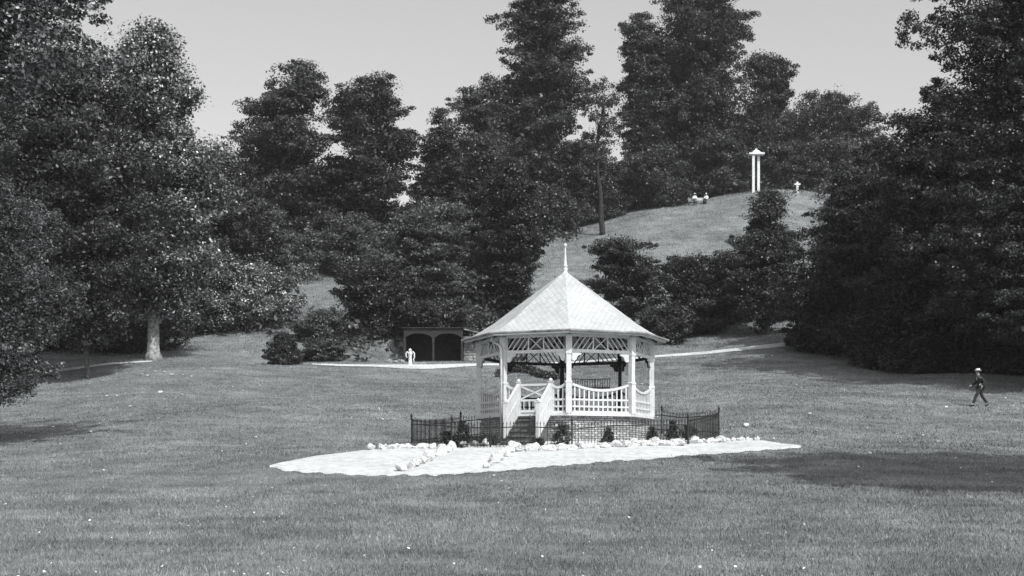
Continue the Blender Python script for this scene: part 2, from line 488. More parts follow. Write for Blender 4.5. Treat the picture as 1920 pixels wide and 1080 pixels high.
# daisies and clover heads in the turf, in loose drifts
def daisies(n):
    y = 19 + 75 * rs.rand(n) ** 1.2; x = (rs.rand(n) * 2 - 1) * (0.40 * y + 3)
    k = (np.sin(x * .5 + 2 * np.sin(y * .13)) * np.sin(y * .29 + np.sin(x * .3)) + rs.rand(n) * 1.1 > .75) & ~in_gravel(x, y) & (np.hypot(x - 1.96, y - 50) > 6)
    x, y = x[k], y[k]; z = hz(x, y) + .05; s = .012 + .028 * rs.rand(len(x)) ** 3 * np.clip(y / 40, .7, 1.6); a = rs.rand(len(x)) * 6.28
    return np.stack([np.stack([x + s * np.cos(a + j * 1.571), y + s * np.sin(a + j * 1.571), z + (.6 * s if j > 1 else -.3 * s)], -1) for j in range(4)], 1)
o = np_mesh('daisies', daisies(2600), 4, 'rock'); tag(o, 'tiny white daisies dotted through the lawn', 'flowers', None, 'stuff')

# ------------------------------------------------------------------ leaves
def leaves(cent, rad, per, size, rs, flat=0.45, upw=0.9, rnd_n=0.8, droop=0.0, outward=None, aspect=0.55):
    """clusters of small folded leaf faces round each centre"""
    n = len(cent); N = n * per
    c = np.repeat(cent, per, 0); r = np.repeat(rad, per)[:, None]
    d = rs.normal(size=(N, 3)); d /= np.linalg.norm(d, axis=1)[:, None] + 1e-9
    rr = rs.rand(N, 1) ** 0.45
    off = d * rr * r; off[:, 2] *= flat
    if outward is not None:
        ow = np.repeat(outward, per, 0)
        rad_d = np.hypot(off[:, 0], off[:, 1])
        off[:, 2] -= droop * rad_d
    p = c + off
    nm = rs.normal(size=(N, 3)) * rnd_n; nm[:, 2] += upw
    if outward is not None: nm += ow * 0.35
    nm += d * 0.4
    nm /= np.linalg.norm(nm, axis=1)[:, None] + 1e-9
    t = rs.normal(size=(N, 3)); t -= (t * nm).sum(1)[:, None] * nm; t /= np.linalg.norm(t, axis=1)[:, None] + 1e-9
    b = np.cross(nm, t)
    s = (size * (0.55 + 0.9 * rs.rand(N)))[:, None]
    v = np.stack([p - t * s, p + b * s * aspect - nm * s * .12, p + t * s, p - b * s * aspect - nm * s * .12], 1)
    return v

def crown_centres(rows, y, rs, a, density, depth=0.85, hollow=0.3, rag=0.16):
    """rows: (photo row, left column, right column) of the crown's outline; a body round its axis with uneven surface"""
    rw = sorted(rows); py = np.array([r[0] for r in rw], float)
    z = (HY - py) / F * y; xc = ((np.array([(r[1] + r[2]) / 2 for r in rw]) - CX) / F * y); hw = np.array([(r[2] - r[1]) / 2 for r in rw]) / F * y
    z, xc, hw = z[::-1], xc[::-1], hw[::-1]
    zz = np.linspace(z[0], z[-1], 60); rr = np.interp(zz, z, hw)
    area = (2 * math.pi * rr * abs(z[-1] - z[0]) / 60).sum() + math.pi * rr.max() ** 2 * .5
    KB = 5
    n = max(6, int(area / (a * a) * density)); nb = max(8, int(n * 1.9) // KB)
    cdf = np.cumsum(rr + .15 * rr.max()); cdf /= cdf[-1]
    zs = np.interp(rs.rand(nb), cdf, zz); th = rs.rand(nb) * 2 * math.pi
    R0 = np.interp(zs, z, hw); X0 = np.interp(zs, z, xc)
    ph = rs.rand(6) * 6.28
    lump = 1 + rag * (np.sin(2 * th + zs * .45 + ph[0]) * .5 + np.sin(3 * th - zs * .8 + ph[1]) * .5 + np.sin(zs * 1.7 + 2 * th + ph[2]) * .5)
    tip = np.maximum(R0 * 1.13 * lump * (1.04 - (1 - hollow) * .75 * rs.rand(nb) ** 1.8) - a * .1, .05)
    rise = rs.uniform(-.05, .35, nb)
    C, O = [], []
    for j in range(KB):
        q = 1 - j * rs.uniform(.12, .22, nb)
        la = rs.normal(size=nb) * a * (.15 + .22 * j)
        rad = tip * q
        C.append(np.stack([X0 + rad * np.sin(th) + la * np.cos(th), y - rad * depth * np.cos(th) + la * np.sin(th), zs - rise * (1 - q) * tip + rs.normal(size=nb) * a * .12], -1))
        O.append(np.stack([np.sin(th), -np.cos(th), np.full(nb, .2)], -1))
    c = np.concatenate(C); ow = np.concatenate(O); n = len(c)
    return c, ow, n

TREES = 0
def tree(kind, label, group, base_px, y, rows, mat='leaf', a=1.1, density=1.0, per=34, leaf=0.24, trunk_r=0.4, base_y=None,
         seed=0, bark='bark', limbs=26, flat=0.42, droop=0.15, hollow=0.3, rag=0.16, top_frac=.88, cat='tree', bend=None, base_x=None, extra=None, sizej=.7, depth=.85, core=True):
    global TREES; TREES += 1
    rs = np.random.RandomState(seed + 17 * TREES); rn = random.Random(seed + 31 * TREES)
    bx = base_x if base_x is not None else (base_px - CX) / F * y
    bz = gz(bx, y); fm = rn.uniform(.75, 1.9)
    root = empty(kind, (bx, y, bz)); tag(root, label, cat, group)
    cs, os_, rads = [], [], []
    for rr in [rows] + (extra or []):
        c, ow, n = crown_centres(rr, y, rs, a, density, hollow=hollow, rag=rag, depth=depth)
        cs.append(c); os_.append(ow); rads.append(a * (1 - sizej / 2 + sizej * rs.rand(n)) * np.repeat([.5, .72, .95, 1.1, 1.2], n // 5))
    c = np.concatenate(cs); ow = np.concatenate(os_); rad = np.concatenate(rads)
    # keep every cluster above the ground
    gzv = hz(c[:, 0], c[:, 1]); c[:, 2] = np.maximum(c[:, 2], gzv + .25 * a)
    v = leaves(c, rad, int(per * 2.3), leaf * .64, rs, flat=flat * fm, outward=ow, droop=droop)
    nk = max(4, len(c) // 3); ki = rs.choice(len(c), nk); ax = np.interp(c[ki, 2], [c[:, 2].min(), c[:, 2].max()], [c[:, 0].mean()] * 2)
    cx_ = np.array([c[np.argsort(np.abs(c[:, 2] - z0))[:24], 0].mean() for z0 in c[ki, 2]])
    kc = c[ki].copy(); f_ = .25 + .4 * rs.rand(nk); kc[:, 0] = cx_ + (kc[:, 0] - cx_) * f_; kc[:, 1] = y + (kc[:, 1] - y) * f_
    ok_ = kc[:, 2] < c[:, 2].min() + .86 * np.ptp(c[:, 2]); kc = kc[ok_]; kr = rad[ki][ok_]
    if core: v = np.concatenate([v, leaves(kc, kr * 1.1, 22, leaf * 1.7, rs, flat=.7)])
    shrub = cat == 'shrub'
    mb = MB()
    zt = (HY - min(r[0] for r in rows)) / F * y; zb = bz - 0.3
    tp = [Vector((bx, y, zb))]
    rw = sorted(rows); zr = np.array([(HY - r[0]) / F * y for r in rw])[::-1]; xr = np.array([((r[1] + r[2]) / 2 - CX) / F * y for r in rw])[::-1]
    ztop = bz + (zt - bz) * top_frac
    NP = 9
    for i in range(1, NP + 1):
        t = i / NP; zz = bz + (ztop - bz) * t
        xx = float(np.interp(zz, zr, xr)); k = min(1, max(0, (zz - bz) / max(zr[0] - bz + 3, 3)))
        if bend: xx = float(np.interp(zz, [(HY - b[1]) / F * y for b in bend][::1], [(b[0] - CX) / F * y for b in bend])); k = 1
        tp.append(Vector((bx * (1 - k) + xx * k + rn.uniform(-.1, .1), y + rn.uniform(-.15, .15), zz)))
    if trunk_r > 0:
        tr = [trunk_r * (2.1 if bark == 'bark_pale' else 1.55)] + [trunk_r * (1 - .9 * i / NP) + .03 for i in range(1, NP + 1)]
        mid = tp[0].lerp(tp[1], .35); tp.insert(1, mid); tr.insert(1, trunk_r * 1.12)
        mb.tube(tp, tr, 10 if trunk_r > .25 else 7, wob=.05)
    for k in range(limbs):
        j = rn.randrange(len(c)); e = Vector(c[j])
        h = rn.uniform(.2, .75)
        zz = min(e.z - .3, bz + (ztop - bz) * .93); zz = bz + (zz - bz) * (1 - h * .45)
        if zz < bz + .2: zz = bz + .2
        s = None
        for i in range(len(tp) - 1):
            if tp[i].z <= zz <= tp[i + 1].z:
                q = (zz - tp[i].z) / max(1e-6, tp[i + 1].z - tp[i].z); s = tp[i].lerp(tp[i + 1], q); break
        if s is None: s = tp[1]
        fr = 1 - (zz - bz) / max(1, ztop - bz)
        r0 = max(.035, trunk_r * .42 * fr + .02)
        m1 = s.lerp(e, .4) + Vector((rn.uniform(-.3, .3), rn.uniform(-.3, .3), (e - s).length * .06))
        m2 = s.lerp(e, .75) + Vector((rn.uniform(-.25, .25), rn.uniform(-.25, .25), (e - s).length * .06))
        mb.tube([s, m1, m2, e], [r0, r0 * .7, r0 * .42, r0 * .15], 5, cap=False)
    np_mesh('foliage' if shrub else 'crown', v, 4, mat, root, (bx, y, bz))
    mb.build('stem' if shrub else 'trunk', bark, root, smooth=True)
    return root

GW = 'broadleaf trees of the wooded hillside'
GC = 'dark conifers in the middle of the wood'
GS = 'shrubs along the foot of the slope'
GR = 'trees filling the right side'
GL = 'trees filling the left side'
# --- left side
tree('broadleaf_tree', 'huge tree whose top branches hang into the upper left corner of the sky', GL, -190, 45,
     [(-440,-300,300),(-330,-380,440),(-220,-420,460),(-130,-420,270),(-40,-420,180),(30,-420,175),(75,-420,170),(120,-420,80),(190,-420,10)], 'leaf_glossy', a=.85, density=1.5, per=42, leaf=.125, trunk_r=.5, hollow=.55, rag=.08)
tree('broadleaf_tree', 'tall dark broadleaf tree with a pale flared trunk at the bend of the left path', GL, 287, 91,
     [(48,272,300),(80,245,322),(130,225,345),(180,215,374),(205,212,340),(250,205,392),(300,195,425),(380,185,435),(460,190,420),(520,215,375),(570,245,335)], 'leaf_glossy', a=1.15, density=1.9, per=46, leaf=.17, trunk_r=.38, bark='bark_pale')
tree('broadleaf_tree', 'broad dark tree mass left of the tree with the pale flared trunk', GL, 165, 84,
     [(100,90,180),(140,30,215),(210,-20,250),(320,-50,270),(450,-40,275),(550,0,265),(610,60,240)], 'leaf', a=1.2, density=2.1, per=46, leaf=.17, trunk_r=.13)
tree('broadleaf_tree', 'low tree with painted leaf highlights drooping over the path at the left edge', GL, -130, 54,
     [(335,-160,20),(400,-170,75),(470,-170,120),(520,-170,150),(590,-170,125),(650,-160,100),(690,-160,80),(725,-120,48)], 'leaf_brightened', a=.6, density=1.6, per=44, leaf=.09, trunk_r=.25, hollow=.4)
tree('broadleaf_tree', 'shaded tree at the far left edge behind the low drooping one', GL, 20, 98,
     [(200,-150,80),(320,-180,120),(450,-180,140),(560,-160,150),(640,-140,150)], 'leaf_dark', a=1.4, density=1.2, per=40, leaf=.2, trunk_r=.4)
tree('broadleaf_tree', 'round-headed dark tree rising behind the tree with the pale flared trunk', GL, 400, 112,
     [(272,370,420),(310,340,470),(370,320,500),(450,320,520),(530,330,510)], 'leaf_dark', a=1.3, density=1.3, per=42, leaf=.2, trunk_r=.35)
tree('shrub', 'large glossy-leaved shrub on the bank right of the pale flared trunk', GS, 430, 108,
     [(488,400,480),(510,370,520),(550,325,555),(585,310,560),(610,315,510),(628,318,420)], 'leaf_glossy', a=.75, density=1.7, per=40, leaf=.13, trunk_r=.12, cat='shrub', limbs=12)
tree('shrub', 'dark shrub in the shade beside the pale flared trunk', GS, 230, 98,
     [(560,90,330),(610,80,345),(650,80,330)], 'leaf_dark', a=.9, density=1.6, per=40, leaf=.15, trunk_r=.12, cat='shrub', limbs=8)
tree('shrub', 'low dark scrub behind the left path, under the big trees', GS, 60, 100,
     [(580,-80,160),(620,-100,200),(655,-100,200)], 'leaf_dark', a=1.0, density=1.5, per=36, leaf=.16, trunk_r=.1, cat='shrub', limbs=8)
# --- slope left of centre
tree('broadleaf_tree', 'grey leafy low tree above the glossy shrub, below the left skyline tree', GW, 470, 122,
     [(385,420,520),(430,400,560),(480,400,590),(520,410,590)], 'leaf_grey', a=1.1, density=1.4, per=40, leaf=.17, trunk_r=.2)
tree('broadleaf_tree', 'small grey tree just above the clearing on the left slope', GW, 640, 128,
     [(400,600,680),(440,580,720),(490,590,720),(515,620,700)], 'leaf_grey', a=1.1, density=1.4, per=40, leaf=.17, trunk_r=.2)
tree('broadleaf_tree', 'tall ragged skyline tree with stepped left side, left of the notch of sky', GW, 530, 138,
     [(122,548,582),(145,510,600),(175,485,604),(205,450,606),(235,435,616),(275,445,615),(300,430,615),(350,440,610),(420,460,600),(470,480,590)], 'leaf', a=1.3, density=1.35, per=42, leaf=.2, trunk_r=.42, rag=.2)
tree('broadleaf_tree', 'flat-topped skyline tree with a long right shoulder, right of the notch of sky', GW, 690, 141,
     [(143,690,728),(160,640,738),(195,615,750),(225,610,770),(245,620,795),(285,625,800),(340,640,785),(400,640,760),(450,650,740)], 'leaf', a=1.3, density=1.3, per=42, leaf=.2, trunk_r=.42, rag=.22)
tree('broadleaf_tree', 'shadowy tree filling in below the two left skyline trees', GW, 590, 146,
     [(300,480,700),(360,440,760),(430,430,780),(490,440,770)], 'leaf_dark', a=1.8, density=1.4, per=42, leaf=.28, trunk_r=.4)
tree('broadleaf_tree', 'round grey tree above and left of the arched shelter', GW, 790, 111,
     [(374,780,845),(400,735,872),(440,705,885),(490,692,895),(540,700,895),(585,720,880)], 'leaf_grey', a=1.0, density=1.5, per=42, leaf=.16, trunk_r=.3, flat=.38, droop=.25)
tree('shrub', 'wide dark shrub hanging over the bank left of the arched shelter', GS, 690, 105,
     [(500,650,740),(540,625,780),(590,640,770),(640,650,755),(675,670,755)], 'leaf_dark', a=.9, density=1.7, per=40, leaf=.15, trunk_r=.12, cat='shrub', limbs=10)
tree('shrub', 'grey-leaved shrub on the slope between the clearing and the left path', GS, 600, 103,
     [(582,580,625),(600,555,650),(630,550,650),(645,560,640)], 'leaf_grey', a=.6, density=1.6, per=40, leaf=.12, trunk_r=.08, cat='shrub', limbs=8)
tree('shrub', 'small round dark bush standing by itself beside the left path', GS, 530, 93,
     [(628,522,545),(645,508,556),(668,504,560),(685,512,548)], 'leaf_dark', a=.32, density=2.4, per=36, leaf=.08, trunk_r=.06, rag=.3, cat='shrub', limbs=8)
tree('shrub', 'shaded shrub just right of the lone round bush', GS, 590, 97,
     [(640,570,640),(660,560,660),(678,570,650)], 'leaf', a=.5, density=1.6, per=36, leaf=.1, trunk_r=.06, cat='shrub', limbs=6)
tree('shrub', 'dark shrub overhanging the top of the arched shelter', GS, 830, 102.4,
     [(565,760,880),(590,745,905),(618,750,900)], 'leaf_dark', a=.8, density=1.7, per=40, leaf=.14, trunk_r=.1, cat='shrub', limbs=8)
# --- conifers, centre
tree('conifer_tree', 'dark pointed conifer left of the tall centre tree, lowest of the three spires', GC, 830, 130,
     [(205,826,834),(230,812,845),(262,800,858),(300,788,875),(350,775,890),(410,765,905),(470,760,910)], 'needle', a=.8, density=1.5, per=40, leaf=.15, trunk_r=.3, flat=.5, droop=.35, rag=.2)
tree('conifer_tree', 'thin dark spire between the pointed conifer and the tall centre tree', GC, 905, 124,
     [(262,900,912),(300,880,930),(350,862,950),(420,850,965),(500,850,965),(560,860,950)], 'needle', a=.9, density=1.5, per=40, leaf=.16, trunk_r=.3, flat=.5, droop=.35)
tree('conifer_tree', 'broad black conifer directly above the left half of the bandstand roof', GC, 962, 112,
     [(300,950,975),(350,915,1005),(410,895,1020),(470,885,1012),(530,885,1000),(580,900,985)], 'needle', a=.9, density=1.7, per=44, leaf=.15, trunk_r=.22, flat=.45, droop=.4, hollow=.2)
tree('broadleaf_tree', 'small open tree on the skyline left of the tall centre tree', GW, 880, 146,
     [(158,868,892),(180,850,905),(215,845,925),(250,855,950),(300,860,950),(350,870,950)], 'leaf', core=False, a=.9, density=1.15, per=34, leaf=.18, trunk_r=.2, rag=.28)
# --- tall centre and hilltop
tree('broadleaf_tree', 'very tall centre tree running out of the top of the photo', GW, 1020, 158,
     [(-60,1000,1060),(-10,955,1095),(40,942,1102),(80,945,1098),(130,948,1112),(165,955,1118),(200,940,1100),(240,925,1085),(290,930,1075),(340,950,1080),(400,970,1080)], 'leaf', a=1.25, density=1.35, per=38, leaf=.21, trunk_r=.5, rag=.24, hollow=.15,
     extra=[[(150,915,935),(175,910,960),(225,915,970),(280,920,970)]], limbs=50)
tree('broadleaf_tree', 'sparse leaning tree with a bare forked trunk standing on the hill lawn', 'trees standing on the open hill lawn', 1130, 146,
     [(143,1108,1132),(165,1098,1150),(200,1090,1168),(240,1078,1172),(275,1085,1150),(310,1085,1120)], 'leaf', core=False, a=.62, density=.3, per=20, leaf=.16, trunk_r=.27, bark='bark_dark', rag=.3, limbs=30,
     bend=[(1130,432),(1127,380),(1121,320),(1119,280),(1124,240),(1132,200),(1128,160),(1125,120)])
tree('broadleaf_tree', 'massive hilltop tree behind the two-posted gateway, cut by the top edge', GW, 1322, 168,
     [(-70,1270,1350),(-20,1240,1375),(10,1235,1392),(45,1228,1420),(75,1220,1416),(110,1205,1400),(160,1190,1415),(220,1180,1430),(280,1180,1425),(330,1200,1400)], 'leaf', a=1.35, density=1.5, per=42, leaf=.22, trunk_r=.6, rag=.2, limbs=50, hollow=.15)
tree('broadleaf_tree', 'feathery tree forming the left shoulder of the massive hilltop tree', GW, 1215, 164,
     [(32,1185,1222),(55,1166,1232),(90,1172,1245),(140,1168,1250),(200,1166,1250),(260,1168,1250),(320,1172,1250),(360,1180,1250)], 'leaf', a=1.0, density=1.5, per=40, leaf=.19, trunk_r=.35, rag=.22)
tree('broadleaf_tree', 'black layered tree at the right shoulder of the massive hilltop tree', GW, 1400, 174,
     [(104,1400,1460),(125,1395,1478),(155,1395,1492),(175,1390,1480),(210,1385,1470),(260,1390,1460),(310,1390,1450)], 'leaf_dark', a=1.2, density=1.4, per=40, leaf=.21, trunk_r=.4, rag=.2)
tree('broadleaf_tree', 'round-topped skyline tree above the white cross', GW, 1530, 184,
     [(178,1500,1560),(190,1475,1590),(220,1455,1595),(255,1450,1590),(290,1455,1580)], 'leaf_dark', a=1.2, density=1.15, per=36, leaf=.22, trunk_r=.35, limbs=50, hollow=.6, core=False)
tree('broadleaf_tree', 'dome-shaped skyline tree nearest the big dark trees on the right', GW, 1605, 186,
     [(188,1570,1630),(202,1545,1645),(230,1535,1655),(265,1540,1660),(300,1550,1660)], 'leaf', a=1.1, density=.95, per=34, leaf=.22, trunk_r=.35, limbs=50, hollow=.7, core=False)
tree('broadleaf_tree', 'distant dark tree filling in behind the conifers and the tall centre tree', GW, 930, 168,
     [(235,900,960),(270,850,1000),(330,800,1060),(400,780,1080),(450,780,1060)], 'leaf_dark', a=1.8, density=1.3, per=40, leaf=.28, trunk_r=.4)
tree('broadleaf_tree', 'distant dark tree filling in behind the sparse leaning tree', GW, 1130, 178,
     [(318,1090,1180),(335,1060,1210),(350,1050,1220),(390,1050,1220)], 'leaf_dark', a=1.6, density=1.0, per=40, leaf=.28, trunk_r=.4)
tree('broadleaf_tree', 'distant dark tree filling in behind the gateway and the black layered tree', GW, 1420, 192,
     [(215,1370,1470),(260,1340,1510),(320,1330,1530),(360,1340,1530)], 'leaf_dark', a=1.7, density=1.2, per=40, leaf=.28, trunk_r=.4)
tree('broadleaf_tree', 'distant dark tree behind the gap left of the big dark right-hand trees', GW, 1640, 180,
     [(262,1600,1690),(300,1560,1720),(360,1550,1740),(400,1560,1740)], 'leaf_dark', a=1.6, density=1.2, per=40, leaf=.28, trunk_r=.4)
tree('broadleaf_tree', 'distant dark tree behind the meeting point of the left trees', GW, 420, 150,
     [(300,380,470),(340,350,500),(400,330,520),(460,330,520)], 'leaf_dark', a=1.7, density=1.3, per=40, leaf=.28, trunk_r=.4)
for (px, y, r_, lab) in [
    (1220, 158, [(270,1190,1260),(310,1170,1290),(350,1165,1300),(378,1170,1290)], 'hilltop thicket just left of the two people on the bench'),
    (1330, 165, [(262,1290,1370),(300,1270,1400),(340,1270,1405),(362,1280,1400)], 'hilltop thicket between the bench and the two-posted gateway'),
    (1450, 167, [(270,1420,1490),(300,1405,1520),(335,1400,1540),(356,1410,1530)], 'hilltop thicket between the two-posted gateway and the white cross'),
    (1570, 165, [(270,1520,1630),(310,1500,1680),(350,1500,1700),(385,1520,1700)], 'hilltop thicket to the right of the white cross'),
    (1090, 156, [(270,1050,1130),(320,1030,1160),(370,1030,1180),(402,1040,1170)], 'hilltop thicket behind the sparse leaning tree'),
    (1020, 148, [(350,980,1060),(390,970,1090),(425,975,1085)], 'grey thicket at the left foot of the hill lawn')]:
    tree('shrub', lab, 'thickets along the top of the hill', px, y, r_, 'leaf', a=1.1, density=1.6, per=40, leaf=.18, trunk_r=.15, cat='shrub', limbs=10)
# --- right of the bandstand
tree('broadleaf_tree', 'light bushy tree with two thin stems behind the right slope of the bandstand roof', GW, 1186, 104,
     [(450,1145,1215),(465,1108,1240),(505,1095,1250),(545,1105,1252),(585,1125,1245)], 'leaf', a=.7, density=1.0, per=36, leaf=.13, trunk_r=.11, flat=.35, limbs=30)
tree('broadleaf_tree', 'low wide tree between the two-stemmed tree and the upright dark one', GW, 1300, 104,
     [(480,1265,1370),(495,1235,1395),(540,1225,1400),(585,1220,1390),(612,1240,1370)], 'leaf_dark', a=.8, density=1.5, per=38, leaf=.13, trunk_r=.1, flat=.38, limbs=30)
tree('broadleaf_tree', 'low dark tree overlapping the left side of the upright dark tree with the forked stem', GW, 1385, 107,
     [(470,1350,1420),(500,1330,1440),(550,1325,1440),(592,1335,1420)], 'leaf', a=.7, density=1.2, per=38, leaf=.13, trunk_r=.1, limbs=20)
tree('shrub', 'dark bush tucked behind the right eave of the bandstand', GS, 1245, 100,
     [(575,1210,1290),(600,1200,1300),(640,1215,1285)], 'leaf_dark', a=.6, density=1.7, per=38, leaf=.12, trunk_r=.08, cat='shrub', limbs=8)
tree('broadleaf_tree', 'upright dark tree with a forked stem below the two-posted gateway', GW, 1438, 101,
     [(357,1432,1458),(385,1415,1472),(410,1402,1475),(440,1378,1478),(480,1372,1495),(520,1368,1500),(560,1365,1495),(592,1385,1480)], 'leaf_dark', a=.75, density=1.5, per=40, leaf=.12, trunk_r=.17, limbs=40, rag=.22)
tree('broadleaf_tree', 'grey-highlighted spreading tree left of the big dark trees on the right', GR, 1590, 92,
     [(325,1570,1640),(370,1540,1700),(430,1490,1720),(500,1475,1730),(560,1462,1730),(610,1480,1720),(645,1500,1700)], 'leaf', a=.9, density=1.6, per=44, leaf=.14, trunk_r=.3, flat=.35, droop=.3)
tree('shrub', 'dark low bush where the right path disappears under the trees', GS, 1540, 92,
     [(590,1480,1600),(620,1470,1640),(645,1490,1640)], 'leaf_dark', a=.7, density=1.7, per=38, leaf=.12, trunk_r=.08, cat='shrub', limbs=8)
# --- right side masses
tree('broadleaf_tree', 'tallest near-black tree at the right edge with branches reaching left into the sky', GR, 2080, 71,
     [(-200,1880,2350),(-80,1790,2400),(0,1765,2400),(35,1745,2400),(70,1745,2400),(95,1790,2400),(150,1790,2400),(190,1775,2400),(250,1760,2400),(350,1745,2400),(450,1765,2400),(540,1775,2350),(620,1840,2300)], 'leaf_dark', a=.9, density=1.8, per=46, leaf=.13, trunk_r=.55, hollow=.4, rag=.06, depth=.5)
tree('broadleaf_tree', 'dark tree whose crown steps down to the left of the near-black edge tree', GR, 1760, 84,
     [(185,1720,1860),(215,1668,1900),(270,1642,1920),(310,1620,1940),(380,1610,1950),(460,1630,1950),(540,1620,1950),(600,1620,1960),(700,1640,1960)], 'leaf_dark', a=1.0, density=1.6, per=46, leaf=.15, trunk_r=.4, depth=.55)
tree('broadleaf_tree', 'greyer leafy tree low at the right edge in front of the near-black one', GR, 1990, 69,
     [(340,1940,2060),(400,1880,2100),(480,1850,2120),(560,1845,2120),(620,1870,2100)], 'leaf', a=.7, density=1.6, per=42, leaf=.11, trunk_r=.2)
tree('shrub', 'shaded understorey shrub below the big dark trees, left one', GR, 1690, 84,
     [(560,1620,1780),(600,1600,1800),(650,1600,1800),(694,1620,1790)], 'leaf_dark', a=.9, density=1.6, per=38, leaf=.14, trunk_r=.1, cat='shrub', limbs=8)
tree('shrub', 'shaded understorey shrub below the big dark trees, at the right edge behind the walking man', GR, 1860, 82,
     [(540,1780,1960),(600,1760,2000),(650,1760,2000),(700,1780,1990)], 'leaf_dark', a=.9, density=1.6, per=38, leaf=.14, trunk_r=.1, cat='shrub', limbs=8)
# a tree out of the frame on the right whose shadow falls across the lawn
tree('broadleaf_tree', 'tree standing outside the right edge, its shadow on the lawn', GR, 0, 30.5,
     [(-560,2400,3000),(-400,2180,3200),(-200,2110,3200),(0,2160,3100),(160,2350,2950)], 'leaf_dark', a=.9, density=2.2, per=26, leaf=.24, trunk_r=.4, depth=.6, base_x=21.6, limbs=20)

# ------------------------------------------------------------------ loose woodland undergrowth
def undergrowth():
    rs = np.random.RandomState(99); out = []
    n = 16000
    y = 94 + 120 * rs.rand(n) ** .9; px = -150 + 2250 * rs.rand(n)
    x = (px - CX) / F * y
    lawn = ((px > 985) & (px < 1530) & (y < 157)) & ~((px < 1085) & (y > 143 + 0 * px))
    left_bank = (px > 300) & (px < 560) & (y < 104)
    clearing = (px > 545) & (px < 655) & (y < 128)
    edge = (px < 320) & (y < 101)
    shel = (x > -10.5) & (x < 0) & (y < 101.8)
    rightp = (px > 1200) & (y < 97)
    crest = (px > 1180) & (px < 1530) & (y < 163)
    k = ~(lawn | left_bank | clearing | edge | shel | rightp | crest)
    x, y = x[k], y[k]; z = hz(x, y)
    h = .3 + 1.4 * rs.rand(len(x)) ** 1.5 + np.clip((y - 165) / 12, 0, 3.2) * rs.rand(len(x))
    c = np.stack([x, y, z + h], -1)
    return leaves(c, np.full(len(x), .95), 16, .22, rs, flat=.6)
o = np_mesh('undergrowth', undergrowth(), 4, 'leaf'); tag(o, 'tangled undergrowth covering the slope beneath the trees', 'undergrowth', None, 'stuff')

# dark leaves added to stand in for a shadow seen through the bandstand
def shade_patch():
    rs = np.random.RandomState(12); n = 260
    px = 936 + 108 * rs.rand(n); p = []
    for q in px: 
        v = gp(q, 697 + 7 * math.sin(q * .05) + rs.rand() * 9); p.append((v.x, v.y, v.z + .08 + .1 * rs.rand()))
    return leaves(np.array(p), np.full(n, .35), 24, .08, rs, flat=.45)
o = np_mesh('shade_leaves', shade_patch(), 4, 'leaf_dark'); tag(o, 'dark leaf patch standing in for a shadow on the lawn behind the bandstand', 'stand-in shade', None, 'stuff')

# ------------------------------------------------------------------ bandstand
BC = Vector((1.96, 50.0, 0)); RB = 3.18
def ov(a, r, z): return Vector((BC.x + r * math.sin(R(a)), BC.y - r * math.cos(R(a)), z))
DECK = 2.04
bs = empty('bandstand', (BC.x, BC.y, 1.05))
tag(bs, 'white octagonal bandstand with pointed pale slate roof on a brick base', 'bandstand')
# brick base, one wall per face (one part)
mb = MB(); rb = 3.10
for k in range(8):
    a, b = ov(45 * k, rb, 0), ov(45 * k + 45, rb, 0); L = (b - a).length
    if k == 7:   # front-left wall
        pass
    mb.quad_uv([(a.x, a.y, .3), (b.x, b.y, .3), (b.x, b.y, 1.95), (a.x, a.y, 1.95)], [(L * k, .3), (L * k + L, .3), (L * k + L, 1.95), (L * k, 1.95)])
base = mb.build('brick_base', 'brick', bs)
# stone ledges beside the stairs
for t0, t1, z in ((.80, .93, 1.62), (.04, .27, 1.62)):
    mb = MB(); a = ov(-45, rb + .04, z); b = ov(0, rb + .04, z)
    mb.beam(a.lerp(b, t0), a.lerp(b, t1), .08, .07); mb.build('ledge', 'white', base)
# deck
mb = MB(); rd = 3.28
top = [ov(45 * k, rd, DECK) for k in range(8)]; mb.prism([Vector((p.x, p.y, 1.95)) for p in top], (0, 0, DECK - 1.95))
mb.build('deck', 'white', bs)
mb = MB(); mb.prism([ov(45 * k, 3.0, DECK + .003) for k in range(8)], (0, 0, .01)); mb.build('floor_boards', 'dark_wood', bs)
# posts
for k in range(8):
    p = ov(45 * k, RB, 0); mb = MB()
    prof = [(.12, DECK), (.12, DECK + 1.02), (.135, DECK + 1.04), (.135, DECK + 1.09), (.10, DECK + 1.12), (.10, 4.05), (.125, 4.1), (.125, 4.75)]
    vs = []; n = len(prof)
    ang = R(45 * k)
    for r, z in prof:
        for j in range(4):
            t = ang + math.pi / 4 + j * math.pi / 2
            vs.append((p.x + r * 1.22 * math.cos(t - 0), p.y + r * 1.22 * math.sin(t), z))
    mb.add(vs, [(i * 4 + j, i * 4 + (j + 1) % 4, (i + 1) * 4 + (j + 1) % 4, (i + 1) * 4 + j) for i in range(n - 1) for j in range(4)] + [(3, 2, 1, 0), tuple((n - 1) * 4 + j for j in range(4))])
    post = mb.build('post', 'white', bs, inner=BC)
    # curved brackets below the beam
    for s in (-1, 1):
        q = ov(45 * (k + s), RB, 0); d = (q - p).normalized(); nrm = Vector((d.y, -d.x, 0)); mb = MB()
        pl = []
        for (u, v) in ((.12, 0), (.46, 0), (.46, -.07), (.38, -.09), (.32, -.13), (.30, -.19), (.27, -.26), (.20, -.30), (.12, -.27)):
            pl.append(Vector((p.x, p.y, 4.14)) + d * u + Vector((0, 0, v)) - nrm * .03)
        mb.prism(pl, nrm * .06); mb.build('bracket', 'white', post, inner=BC)
